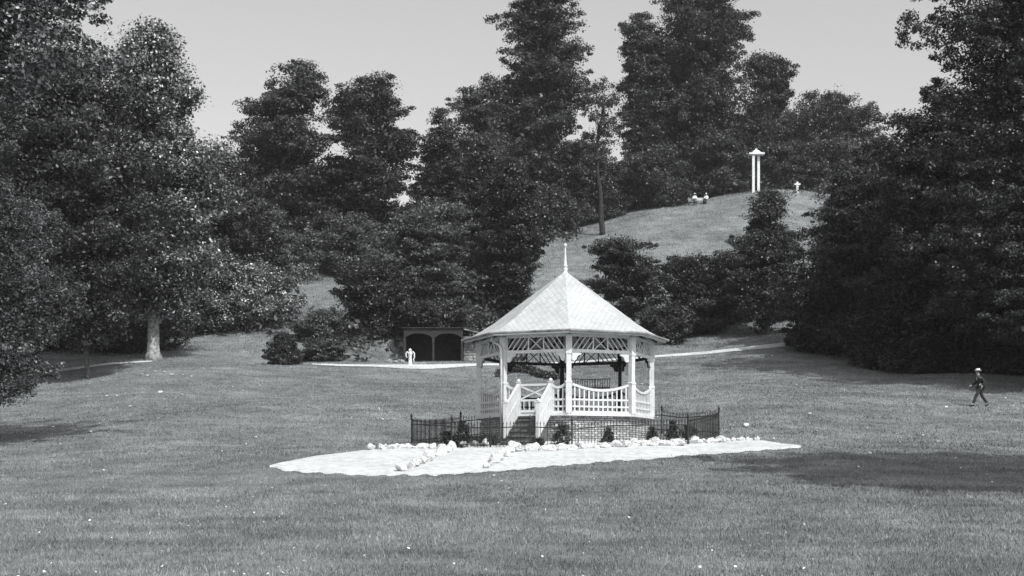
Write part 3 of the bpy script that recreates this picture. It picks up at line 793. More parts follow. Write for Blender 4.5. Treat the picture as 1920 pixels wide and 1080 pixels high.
# faces
def face(k): return ov(45 * k, RB, 0), ov(45 * k + 45, RB, 0)
def frieze(k):
    a, b = face(k); mb = MB()
    P = lambda t, z: Vector((a.x + (b.x - a.x) * t, a.y + (b.y - a.y) * t, z))
    e = .045
    mb.beam(P(e, 4.20), P(1 - e, 4.20), .08, .11)
    mb.beam(P(e, 4.74), P(1 - e, 4.74), .10, .10)
    z0, z1 = 4.255, 4.69
    for t in (.385, .615): mb.beam(P(t, z0), P(t, z1), .045, .045)
    mb.beam(P(.40, z0), P(.60, z1), .03, .03); mb.beam(P(.60, z0), P(.40, z1), .024, .03)
    for i in range(5):
        t = .055 + i * .077
        mb.beam(P(t, z0), P(min(t + .13, .385), z0 + (z1 - z0) * min(1, (.385 - t) / .13)), .032, .032)
        mb.beam(P(1 - t, z0), P(1 - min(t + .13, .385), z0 + (z1 - z0) * min(1, (.385 - t) / .13)), .032, .032)
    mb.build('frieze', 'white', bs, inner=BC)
def balus(mb, P, t0, t1, n, sag, zt=3.04):
    N = 16; pts = []
    for i in range(N + 1):
        t = t0 + (t1 - t0) * i / N; s = (i / N * 2 - 1)
        pts.append(P(t, zt - sag * (1 - s * s)))
    for i in range(N): mb.beam(pts[i], pts[i + 1], .07, .085)
    for z in (2.51, 2.27): mb.beam(P(t0, z), P(t1, z), .045, .065)
    mb.beam(P(t0, 2.08), P(t1, 2.08), .07, .075)
    for i in range(n):
        q = (i + .5) / n; t = t0 + (t1 - t0) * q; s = q * 2 - 1
        mb.beam(P(t, 2.12), P(t, zt - sag * (1 - s * s) - .02), .028, .05, up=(P(1, 0) - P(0, 0)))
for k in range(8):
    frieze(k)
    a, b = face(k); P = lambda t, z, a=a, b=b: Vector((a.x + (b.x - a.x) * t, a.y + (b.y - a.y) * t, z))
    if k != 7:
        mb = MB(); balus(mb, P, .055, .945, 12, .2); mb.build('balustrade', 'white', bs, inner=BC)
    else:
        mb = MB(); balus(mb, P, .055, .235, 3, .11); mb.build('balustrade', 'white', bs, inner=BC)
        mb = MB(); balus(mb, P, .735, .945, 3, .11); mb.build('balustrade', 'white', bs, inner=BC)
        # gate across the head of the stairs
        mb = MB(); g0, g1 = .27, .70
        for z, h in ((3.04, .07), (2.50, .07), (2.12, .09)): mb.beam(P(g0, z), P(g1, z), .05, h)
        mb.beam(P(g0, 2.55), P(g1, 2.99), .03, .05); mb.beam(P(g1, 2.55), P(g0, 2.99), .036, .05)
        for i in range(5): mb.beam(P(g0 + (g1 - g0) * (i + .5) / 5, 2.15), P(g0 + (g1 - g0) * (i + .5) / 5, 2.48), .028, .055)
        mb.build('gate', 'white', bs)
# stairs
Mf = ov(-22.5, RB * math.cos(R(22.5)), 0); nn = Vector((-math.sin(R(22.5)), -math.cos(R(22.5)), 0)); tt = Vector((math.cos(R(22.5)), -math.sin(R(22.5)), 0))
Mf = Mf - tt * .04
S = lambda u, o, z: Mf + tt * u + nn * o + Vector((0, 0, z))
st = empty('staircase', S(0, .8, 1.05)); st.parent = bs; st.location = st.location - bs.location
ST_W = S(0, .8, 1.05)
class StairFix:  # parts of the stairs hang under the staircase part
    pass
for i in range(6):
    z = 2.0 - .19 * (i + 1); o0 = .10 + .29 * i; mb = MB()
    hw = .55 if i < 4 else .66 + .12 * (i - 4)
    mb.prism([S(-hw, o0, z - .05), S(hw, o0, z - .05), S(hw, o0 + .33, z - .05), S(-hw, o0 + .33, z - .05)], (0, 0, .05))
    mb.prism([S(-hw + .01, o0 + .02, .5), S(hw - .01, o0 + .02, .5), S(hw - .01, o0 + .29, .5), S(-hw + .01, o0 + .29, .5)], (0, 0, z - .055 - .5))
    mb.build('step', 'step', st)
for s in (-1, 1):
    for (o0, zb, zt) in ((0.04, 1.95, 3.12), (1.22, 1.15, 2.36)):
        mb = MB(); c = S(s * .60, o0, 0)
        mb.prism([c + tt * (x * .065) + nn * (y * .065) + Vector((0, 0, zb)) for x, y in ((-1, -1), (1, -1), (1, 1), (-1, 1))], (0, 0, zt - zb))
        mb.prism([c + tt * (x * .085) + nn * (y * .085) + Vector((0, 0, zt + .002)) for x, y in ((-1, -1), (1, -1), (1, 1), (-1, 1))], (0, 0, .03))
        mb.lathe((c.x, c.y, zt + .032), [(.06, 0), (.075, .03), (.06, .07), (.03, .10), (.0, .11)], 10)
        mb.build('newel_post', 'white', st)
    mb = MB()
    nb = 8
    for i in range(nb):  # upright boards of the side
        q0, q1 = i / nb, (i + .93) / nb; f = lambda q: .11 + (1.15 - .11) * q
        zt0, zt1 = 3.02 - .76 * q0, 3.02 - .76 * q1; zb0, zb1 = 1.93 - .72 * q0, 1.93 - .72 * q1
        pts = [S(s * .60 - .015, f(q0), zb0), S(s * .60 - .015, f(q1), zb1), S(s * .60 - .015, f(q1), zt1), S(s * .60 - .015, f(q0), zt0)]
        mb.prism(pts, tt * .03)
    mb.beam(S(s * .60, .09, 3.05), S(s * .60, 1.17, 2.27), .09, .055)
    mb.beam(S(s * .60, .10, 2.55), S(s * .60, 1.15, 1.78), .06, .05)
    mb.build('stair_side', 'white', st)

# roof: concave octagonal spire
prof = [(3.74, 4.86), (3.45, 4.98), (3.1, 5.17), (2.62, 5.47), (1.9, 6.01), (1.1, 6.60), (.1, 7.33)]
mb = MB()
for k in range(8):
    v = 0
    for i in range(len(prof) - 1):
        (r0, z0), (r1, z1) = prof[i], prof[i + 1]
        dv = math.hypot((r1 - r0) * math.cos(R(22.5)), z1 - z0)
        h0, h1 = r0 * math.sin(R(22.5)), r1 * math.sin(R(22.5))
        mb.quad_uv([ov(45 * k, r0, z0), ov(45 * k + 45, r0, z0), ov(45 * k + 45, r1, z1), ov(45 * k, r1, z1)],
                   [(-h0, v), (h0, v), (h1, v + dv), (-h1, v + dv)])
        v += dv
roof = mb.build('roof', 'roof', bs)
mb = MB()
for k in range(8):   # boarded underside
    for i in range(len(prof) - 1):
        (r0, z0), (r1, z1) = prof[i], prof[i + 1]
        mb.add([ov(45 * k, r0 - .03, z0 - .06), ov(45 * k + 45, r0 - .03, z0 - .06), ov(45 * k + 45, max(r1 - .03, .02), z1 - .06), ov(45 * k, max(r1 - .03, .02), z1 - .06)], [(0, 3, 2, 1)])
mb.build('soffit', 'white', roof)
mb = MB()
for k in range(8):
    for i in range(6):
        t = i / 6
        a = ov(45 * k, 3.6, 4.83).lerp(ov(45 * k + 45, 3.6, 4.83), t)
        if i == 0: e = Vector((BC.x, BC.y, 7.2)); pts = [(3.55, 4.82), (3.1, 5.06), (2.62, 5.36), (.15, 7.18)]
        d = Vector((a.x - BC.x, a.y - BC.y, 0)).normalized(); rr = math.hypot(a.x - BC.x, a.y - BC.y)
        # follow the slope straight up this face
        m0 = ov(45 * k + 22.5, 1, 0) - Vector((BC.x, BC.y, 0)); m0.z = 0
        ap = 3.6 * math.cos(R(22.5)); lat = a - (Vector((BC.x, BC.y, 0)) + m0 * ap); lat.z = 0
        half = 3.6 * math.sin(R(22.5)); reach = abs(lat.length) / half
        pr = [(3.6, 4.82), (3.1, 5.08), (2.62, 5.38), (1.9, 5.92), (1.1, 6.51), (.15, 7.2)]
        if i == 0: pts3 = [ov(45 * k, r, z) for r, z in pr]
        else:
            rmin = max(3.6 * reach, .3); pts3 = []
            for r, z in pr:
                if r >= rmin: pts3.append(Vector((BC.x, BC.y, z)) + m0 * (r * math.cos(R(22.5))) + lat)
            zz = np.interp(rmin, [q[0] for q in pr][::-1], [q[1] for q in pr][::-1])
            pts3.append(Vector((BC.x, BC.y, float(zz))) + m0 * (rmin * math.cos(R(22.5))) + lat)
        for p, q in zip(pts3[:-1], pts3[1:]):
            if (q - p).length > .01: mb.beam(p, q, .06, .09)
mb.build('rafters', 'rafter', roof)
# gutter and fascia
mb = MB()
for k in range(8):
    a, b = ov(45 * k, 3.80, 4.84), ov(45 * k + 45, 3.80, 4.84)
    mb.tube([a, b], .048, 8)
mb.build('gutter', 'hill_rock', roof)
mb = MB()
for k in range(8):
    mb.beam(ov(45 * k, 3.70, 4.80), ov(45 * k + 45, 3.70, 4.80), .03, .10)
mb.build('fascia', 'white', roof)
# finial
mb = MB(); mb.lathe((BC.x, BC.y, 7.27), [(.13, 0), (.11, .06), (.07, .10), (.085, .16), (.095, .22), (.05, .27), (.085, .30), (.085, .33), (.055, .37), (.045, .6), (.028, .95), (.022, 1.0), (.055, 1.04), (.065, 1.09), (.04, 1.14), (.005, 1.16)], 14)
mb.build('finial', 'white', roof, smooth=True)
# downpipe
mb = MB(); v7 = ov(-45, RB, 0)
pa = at(922, 629, 48.0); 
pts = [pa, pa + Vector((0, .02, -.14)), pa + Vector((.06, .05, -.24)), Vector((v7.x - .18, v7.y - .10, 4.47)), Vector((v7.x - .10, v7.y - .16, 4.32)), Vector((v7.x - .09, v7.y - .17, 4.1)), Vector((v7.x - .09, v7.y - .17, 1.2))]
mb.tube(pts, .038, 8); mb.build('downpipe', 'white', bs, smooth=True)

# music stands inside
for (dx, dy, rz, lab) in ((-.15 + .35, -.2, 0.1, 'dark slatted music stand nearest the centre post'), (.82, .2, -.15, 'dark slatted music stand, middle one of the three in the bandstand'), (1.35, -.1, -.3, 'dark slatted music stand furthest right in the bandstand')):
    o = empty('music_stand', (0, 0, 0)); tag(o, lab, 'music stand', 'music stands inside the bandstand')
    mb = MB()
    for i in range(7): mb.beam((-.27 + .09 * i, .05, 1.06), (-.27 + .09 * i, .10, 1.36), .02, .015)
    mb.beam((-.29, .045, 1.05), (.29, .045, 1.05), .03, .03); mb.beam((-.29, .105, 1.37), (.29, .105, 1.37), .03, .03); mb.beam((-.29, .02, 1.03), (.29, .02, 1.03), .08, .015)
    mb.build('desk', 'iron', o)
    mb = MB(); mb.tube([(0, .07, .25), (0, .07, 1.2)], .015, 6); mb.build('pole', 'iron', o)
    for j in range(3):
        an = j * 2.094; mb = MB(); mb.tube([(0, .07, .28), (.28 * math.cos(an), .07 + .28 * math.sin(an), .01)], .011, 5); mb.build('leg', 'iron', o)
    o.location = (BC.x + dx, BC.y + dy, DECK + .015); o.rotation_euler = (0, 0, rz)

# ------------------------------------------------------------------ iron fence
RF = 5.66
fe = empty('iron_fence', (BC.x, BC.y, 1.0)); tag(fe, 'low black spiked iron railing ringing the bandstand', 'fence')
GA, GB = .33, .66
for k in range(8):
    a, b = ov(45 * k, RF, 0), ov(45 * k + 45, RF, 0); L = (b - a).length
    segs = [(0, 1)] if k != 7 else [(0, GA), (GB, 1)]
    def FP(t, h): 
        p = a.lerp(b, t); return Vector((p.x, p.y, gz(p.x, p.y) + h))
    def pickets(mb, t0, t1):
        n = max(3, int(L * (t1 - t0) / .115))
        for i in range(1, n):
            t = t0 + (t1 - t0) * i / n
            mb.tube([FP(t, -.08), FP(t, .80), FP(t, .84), FP(t, .92)], [.010, .010, .02, .003], 5)
        N = 6
        for h in (.14, .72):
            for i in range(N):
                mb.beam(FP(t0 + (t1 - t0) * i / N, h), FP(t0 + (t1 - t0) * (i + 1) / N, h), .018, .035)
    for t0, t1 in segs:
        mb = MB(); pickets(mb, t0, t1); mb.build('railing', 'iron', fe)
    if k == 7:
        mb = MB(); pickets(mb, GA + .02, GB - .02); mb.beam(FP(GA + .03, .14), FP(GB - .03, .72), .018, .035); mb.build('gate', 'iron', fe)
    for t in [0] + ([GA, GB] if k == 7 else []):
        p = FP(t, 0); mb = MB()
        mb.lathe(p, [(.04, -.2), (.04, .06), (.026, .08), (.026, .88), (.045, .90), (.045, .94), (.02, .96), (.045, 1.0), (.05, 1.04), (.02, 1.10), (.004, 1.14)], 8)
        mb.build('post', 'iron', fe)

# shrubs planted by the railing
for (px, y, w_, h_, lab, c) in [
    (838, 46.3, .30, .50, 'small dark square bush inside the left corner of the railing', 0),
    (868, 46.0, .36, .88, 'pointed dark cypress bush inside the railing, left of the bandstand', 1),
    (912, 46.2, .45, .38, 'low straggly plant at the dark left wall of the brick base', 0),
    (1055, 45.4, .34, .66, 'round dark bush in front of the nearest corner of the brick base', 0),
    (1140, 46.2, .24, .52, 'little upright bush against the right front wall of the brick base', 1),
    (1222, 47.0, .28, .46, 'small bush at the right corner of the brick base', 1),
    (1262, 47.6, .26, .68, 'narrow dark cypress bush inside the railing, right of the bandstand', 1),
    (1291, 48.2, .30, .50, 'loose bush near the right corner post of the railing', 0),
    (1010, 45.3, .22, .24, 'tiny plant at the foot of the bandstand stairs', 0)]:
    x = (px - CX) / F * y; z = gz(x, y); rs_ = np.random.RandomState(px)
    n = int(26 + 60 * w_ * h_ * 4)
    q = rs_.rand(n); th = rs_.rand(n) * 6.28
    pr_ = (np.clip(1.08 - q, .08, 1) ** .7 if c else np.sqrt(np.clip(1 - (2 * q - .9) ** 2 / 1.25, .05, 1)))
    rr = w_ * pr_ * (.4 + .6 * rs_.rand(n)) * (1 + .2 * np.sin(3 * th + px))
    cc = np.stack([x + rr * np.cos(th), y + rr * np.sin(th), z + .04 + q * h_], -1)
    o = empty('shrub', (x, y, z)); tag(o, lab, 'shrub', 'small bushes planted inside the railing')
    np_mesh('foliage', leaves(cc, np.full(n, .09), 26, .03, rs_, flat=.8), 4, 'leaf_dark', o, (x, y, z))
    mb = MB(); mb.tube([(x, y, z - .05), (x, y, z + h_ * .7)], [.02, .008], 5); mb.build('stem', 'bark', o)

# ------------------------------------------------------------------ whitened rocks
def rock_mesh(seed):
    rn = random.Random(seed); bm = bmesh.new(); bmesh.ops.create_icosphere(bm, subdivisions=2, radius=1.0)
    dirs = [Vector((rn.gauss(0, 1), rn.gauss(0, 1), rn.gauss(0, 1))).normalized() for _ in range(13)]; cut = [rn.uniform(.42, .85) for _ in dirs]
    ph = [rn.uniform(0, 6) for _ in range(3)]
    for v in bm.verts:
        p = v.co.copy()
        for d, c in zip(dirs, cut):
            k = p.dot(d)
            if k > c: p -= d * (k - c) * .97
        p *= 1 + .05 * math.sin(p.x * 5 + ph[0]) * math.sin(p.y * 6 + ph[1]) + .04 * math.sin(p.z * 9 + ph[2])
        v.co = p
    me = bpy.data.meshes.new('rock'); bm.to_mesh(me); bm.free(); me.materials.append(M['rock']); return me
RM = [rock_mesh(i) for i in range(18)]
rr = random.Random(8)
def rocks(path, n, label, group, s0=.13, s1=.24, jit=.12, skip=()):
    pts = [gp(a, b) for a, b in path]
    ln = [0]
    for a, b in zip(pts[:-1], pts[1:]): ln.append(ln[-1] + (b - a).length)
    for i in range(n):
        t = ln[-1] * (i + rr.uniform(.2, .8)) / n
        k = max(j for j in range(len(ln)) if ln[j] <= t); k = min(k, len(pts) - 2)
        p = pts[k].lerp(pts[k + 1], (t - ln[k]) / max(1e-6, ln[k + 1] - ln[k]))
        x, y = p.x + rr.uniform(-jit, jit), p.y + rr.uniform(-jit, jit); s = rr.uniform(s0, s1) * 1.0
        o = bpy.data.objects.new('rock', rr.choice(RM)); COL.objects.link(o)
        o.scale = (s * rr.uniform(.9, 1.4), s * rr.uniform(.7, 1.1), s * rr.uniform(.6, .95)); o.rotation_euler = (rr.uniform(-.3, .3), rr.uniform(-.3, .3), rr.uniform(0, 6.28))
        o.location = (x, y, gz(x, y) + s * .42 + .03); tag(o, label, 'rock', group)
rocks([(688,845),(740,844),(800,844),(850,845)], 26, 'one of the white rocks edging the gravel left of the path', 'white rocks left of the gravel path', .12, .2)
rocks([(860,842),(925,838)], 6, 'one of the few white rocks between the left rock border and the stairs', 'white rocks left of the stairs', .12, .22)
rocks([(758,887),(790,872),(815,860),(850,846)], 14, 'one of the white rocks lining the left side of the gravel path to the gate', 'white rocks on the left side of the entrance path', .17, .30)
rocks([(912,883),(930,872),(950,858),(968,845)], 11, 'one of the white rocks lining the right side of the gravel path to the gate', 'white rocks on the right side of the entrance path', .16, .29)
rocks([(972,850),(1060,846),(1160,842),(1250,838)], 44, 'one of the white rocks below the railing in front of the bandstand', 'white rocks along the front of the railing', .13, .25)
rocks([(1250,838),(1320,834),(1360,832)], 22, 'one of the heaped white rocks at the right corner of the railing', 'white rocks heaped at the right corner', .14, .27, .3)
rocks([(1360,829),(1422,828)], 12, 'one of the small white rocks trailing off at the right end of the border', 'white rocks trailing off to the right', .09, .16)
# pale stones lying loose in the lawn
flecks = [(266,703),(276,706),(290,697),(308,699),(322,705),(343,704),(288,709),(359,707),(301,738),(342,742),(112,712),(480,822),(383,694),(488,908),(126,928),(170,812),(710,768),(717,789),(1400,802),(1518,778),(1450,826),(1630,853),(1203,722),(1312,688),(926,895),(11,948),(1885,748),(1775,766),(244,764),(456,734)]
for i, (a, b) in enumerate(flecks):
    p = gp(a, b); o = bpy.data.objects.new('stone', RM[i % 9].copy() if False else RM[i % 9]); COL.objects.link(o)
    s = rr.uniform(.045, .085) if b < 900 else rr.uniform(.025, .04)
    if (a, b) in ((322,705),(1400,802),(301,738)): s = .13
    o.scale = (s * 1.3, s, s * .7); o.rotation_euler = (0, 0, rr.uniform(0, 6)); o.location = (p.x, p.y, p.z + s * .5 + .02)
    tag(o, 'small white stone lying loose in the lawn grass', 'stone', 'loose white stones scattered on the lawn')

# ------------------------------------------------------------------ arched shelter in the bank
SY = 97.6; sz = SHZ
sx0, sx1 = (757 - CX) / F * SY, (868 - CX) / F * SY
sh = empty('park_shelter', ((sx0 + sx1) / 2, SY, sz)); tag(sh, 'low dark open-fronted park shelter with two arches, dug into the bank', 'shelter')
mx = (sx0 + sx1) / 2; zt = sz + 2.68; zs = sz + 1.85
mb = MB()   # arched front board
for (a, b) in ((sx0, mx), (mx, sx1)):
    N = 14; top, bot = [], []
    for i in range(N + 1):
        t = i / N; x = a + (b - a) * t; e = abs(2 * t - 1)
        zc = zs + .40 * (1 - max(0, (e - .0)) ** 2.6) if e < .93 else zs - .12
        bot.append((x, zc)); top.append((x, zt))
    for i in range(N):
        pl = [(bot[i][0], SY, bot[i][1]), (bot[i + 1][0], SY, bot[i + 1][1]), (top[i + 1][0], SY, zt), (top[i][0], SY, zt)]
        mb.prism(pl, (0, .08, 0))
mb.build('arched_front', 'render', sh)
for x in (sx0 + .07, mx, sx1 - .07):
    mb = MB(); mb.box((x, SY + .02, (sz - .2 + zs) / 2), .15, .15, zs - sz + .2); mb.build('post', 'thatch', sh)
mb = MB()
mb.prism([(sx0 + .04, SY + .1, sz - .3), (sx0 + .04, SY + .1, zt - .02), (sx0 + .04, SY + 2.6, zt + .02), (sx0 + .04, SY + 2.6, sz - .3)], (.1, 0, 0))
mb.prism([(sx1 - .14, SY + .1, sz - .3), (sx1 - .14, SY + .1, zt - .02), (sx1 - .14, SY + 2.6, zt + .02), (sx1 - .14, SY + 2.6, sz - .3)], (.1, 0, 0))
mb.box((mx, SY + 2.66, sz + 1.35), sx1 - sx0 - .3, .12, 3.2)
mb.build('wall', 'shelter_in', sh)
mb = MB()
N = 10
for i in range(N):
    x0 = sx0 - .15 + (sx1 - sx0 + .3) * i / N; x1 = sx0 - .15 + (sx1 - sx0 + .3) * (i + 1) / N
    hgt = lambda x: .02 + .05 * math.exp(-((x - (mx + .9)) / 1.3) ** 2)
    mb.add([(x0, SY - .12, zt), (x1, SY - .12, zt), (x1, SY + 1.0, zt + hgt(x1)), (x0, SY + 1.0, zt + hgt(x0)), (x1, SY + 3.1, zt + .12 + hgt(x1)), (x0, SY + 3.1, zt + .12 + hgt(x0)),
            (x0, SY - .12, zt - .07), (x1, SY - .12, zt - .07)], [(0, 1, 2, 3), (3, 2, 4, 5), (6, 7, 1, 0)])
mb.build('roof', 'thatch', sh)
mb = MB(); mb.box((mx, SY + 2.3, sz + .45), 3.6, .4, .06); 
for x in (mx - 1.5, mx, mx + 1.5): mb.box((x, SY + 2.3, sz + .21), .08, .35, .42)
o = mb.build('bench', 'dark_wood', None); tag(o, 'dark bench against the back wall inside the arched shelter', 'bench')
# timber lean-to and rough stone wall beside it
le = empty('lean_to_roof', (sx1 + .8, SY + .8, sz + 2.2)); tag(le, 'sloping timber lean-to on the right of the arched shelter', 'lean-to')
mb = MB(); mb.beam((sx1 + .02, SY + .1, zt - .08), (sx1 + 2.3, SY + .1, zt - .62), .1, .12); mb.beam((sx1 + .02, SY + 2.0, zt + .1), (sx1 + 2.3, SY + 2.0, zt - .5), .1, .12); mb.build('rafter', 'hill_rock', le)
mb = MB(); mb.prism([(sx1 + .02, SY + .0, zt - .0), (sx1 + 2.35, SY + .0, zt - .55), (sx1 + 2.35, SY + 2.3, zt - .42), (sx1 + .02, SY + 2.3, zt + .15)], (0, 0, .04)); mb.build('roof', 'dark_wood', le)
mb = MB(); mb.beam((sx1 + .02, SY + .3, zs + .12), (sx1 + 2.0, SY + .3, zs + .10), .08, .16); mb.build('rail', 'hill_rock', le)
for x in (sx1 + 2.25,): mb = MB(); mb.box((x, SY + .1, sz + .9), .12, .12, 2.2); mb.build('post', 'render', le)
mb = MB(); rn = random.Random(4)
for row in range(9):
    x = sx1 + .05
    while x < sx1 + 3.3:
        w_ = rn.uniform(.18, .45); h_ = .2; c = Vector((x + w_ / 2, SY + .9 + rn.uniform(-.06, .06) + row * .03, sz + .02 + row * .205))
        vs = [c + Vector((sx * w_ / 2 * rn.uniform(.75, .97), sy * .2 * rn.uniform(.8, 1.1), q * h_ / 2 * rn.uniform(.75, .96))) for sx in (-1, 1) for sy in (-1, 1) for q in (-1, 1)]
        mb.add(vs, [(0, 1, 3, 2), (4, 6, 7, 5), (0, 4, 5, 1), (2, 3, 7, 6), (0, 2, 6, 4), (1, 5, 7, 3)]); x += w_
o = mb.build('rough_stone_wall', 'hill_rock', None); tag(o, 'rough stone retaining wall to the right of the arched shelter', 'wall')

# white fountain pedestal in front of the shelter
p = gp(769, 684.5); fx, fy, fz = p
fo = empty('drinking_fountain', p); tag(fo, 'white pedestal drinking fountain with side arms in front of the arched shelter', 'fountain')
mb = MB(); mb.lathe(p, [(.17, -.1), (.17, .05), (.12, .08), (.11, .55), (.14, .72), (.19, .80), (.12, .86), (.10, .92)], 12); mb.build('pedestal', 'white', fo, smooth=True)
mb = MB(); mb.lathe((fx, fy, fz + .92), [(.07, 0), (.11, .06), (.11, .13), (.06, .19), (.01, .21)], 12); mb.build('cap', 'white', fo, smooth=True)
for s in (-1, 1):
    mb = MB(); mb.tube([(fx + s * .08, fy, fz + .80), (fx + s * .2, fy, fz + .90), (fx + s * .28, fy, fz + .80), (fx + s * .28, fy, fz + .62), (fx + s * .2, fy, fz + .5)] if s < 0 else
            [(fx + .08, fy, fz + .82), (fx + .2, fy, fz + .92), (fx + .29, fy, fz + .80), (fx + .29, fy, fz + .5), (fx + .22, fy, fz + .38), (fx + .28, fy, fz + .22)], [.05] * 5 if s < 0 else [.045] * 6, 7); mb.build('arm', 'white', fo, smooth=True)
for (a, b, s, lab) in ((728, 681, .30, 'broad pale rock by the path, leftmost beside the arched shelter'), (741, 682, .26, 'round grey rock by the path left of the fountain'), (751, 682, .34, 'pointed pale rock by the path nearest the fountain')):
    p = gp(a, b); o = bpy.data.objects.new('rock', RM[(a * 7) % 18].copy()); COL.objects.link(o); o.data.materials[0] = M['hill_rock']
    o.scale = (s * 1.2, s, s * .8); o.location = (p.x, p.y + .3, p.z + s * .3); tag(o, lab, 'rock', 'rocks at the path edge by the shelter')

# ------------------------------------------------------------------ hilltop: gateway, cross, bench and people
p = gp(1412.5, 361.5, 140); q_ = p; gwY = p.y; gx0 = p.x; k = gwY / F
gw = empty('timber_gateway', (gx0 + 5.5 * k, gwY, p.z)); tag(gw, 'tall white gateway of posts under a small pointed cap on the hilltop', 'gateway')
ztop = (HY - 290) / F * gwY
for dx, dy in ((0, 0), (10.5 * k, .35)):
    mb = MB(); mb.box((gx0 + dx, gwY + dy, (p.z - .4 + ztop) / 2), .30, .30, ztop - p.z + .4); mb.build('post', 'white', gw)
mb = MB(); cxg = gx0 + 6 * k; hw = 14.5 * k
prf = [(1, ztop), (1, ztop + 3 * k), (.55, ztop + 4.5 * k), (.32, ztop + 8 * k), (.14, ztop + 9.5 * k), (.12, ztop + 12 * k)]
vs = []
for s_, z in prf:
    for ax, ay in ((-1, -1), (1, -1), (1, 1), (-1, 1)): vs.append((cxg + ax * hw * s_, gwY + .18 + ay * hw * .55 * s_, z))
n = len(prf); mb.add(vs, [(i * 4 + j, i * 4 + (j + 1) % 4, (i + 1) * 4 + (j + 1) % 4, (i + 1) * 4 + j) for i in range(n - 1) for j in range(4)] + [(3, 2, 1, 0), tuple((n - 1) * 4 + j for j in range(4))])
mb.build('cap', 'white', gw)
p = gp(1495, 363.5, 140); k = p.y / F
cr = empty('cross', p); tag(cr, 'short white cross-shaped marker post on the hilltop right of the gateway', 'cross')
mb = MB(); mb.box((p.x, p.y, p.z + 9.5 * k), 4.2 * k, 3 * k, 23 * k); mb.lathe((p.x, p.y, p.z + 21 * k), [(2 * k, 0), (1.6 * k, 1.2 * k), (.2 * k, 2 * k)], 8); mb.build('upright', 'white', cr)
mb = MB(); mb.box((p.x, p.y - .03, p.z + 17.5 * k), 11 * k, 3.4 * k, 3.2 * k); mb.build('crossbar', 'white', cr)

def skin_obj(name, joints, edges, rad, mat, parent, sub=2, root=0, extra=None):
    me = bpy.data.meshes.new(name); me.from_pydata([tuple(j) for j in joints], edges, [])
    o = bpy.data.objects.new(name, me); COL.objects.link(o); o.parent = parent
    m = o.modifiers.new('skin', 'SKIN'); m.use_smooth_shade = True
    sv = me.skin_vertices[0].data if me.skin_vertices else None
    if sv is None:
        bm = bmesh.new(); bm.from_mesh(me); bm.verts.layers.skin.verify(); bm.to_mesh(me); bm.free(); sv = me.skin_vertices[0].data
    for i, r in enumerate(rad):
        sv[i].radius = r if isinstance(r, tuple) else (r, r); sv[i].use_root = (i == root)
    s = o.modifiers.new('sub', 'SUBSURF'); s.levels = sub; s.render_levels = sub
    me.materials.append(M[mat]); return o

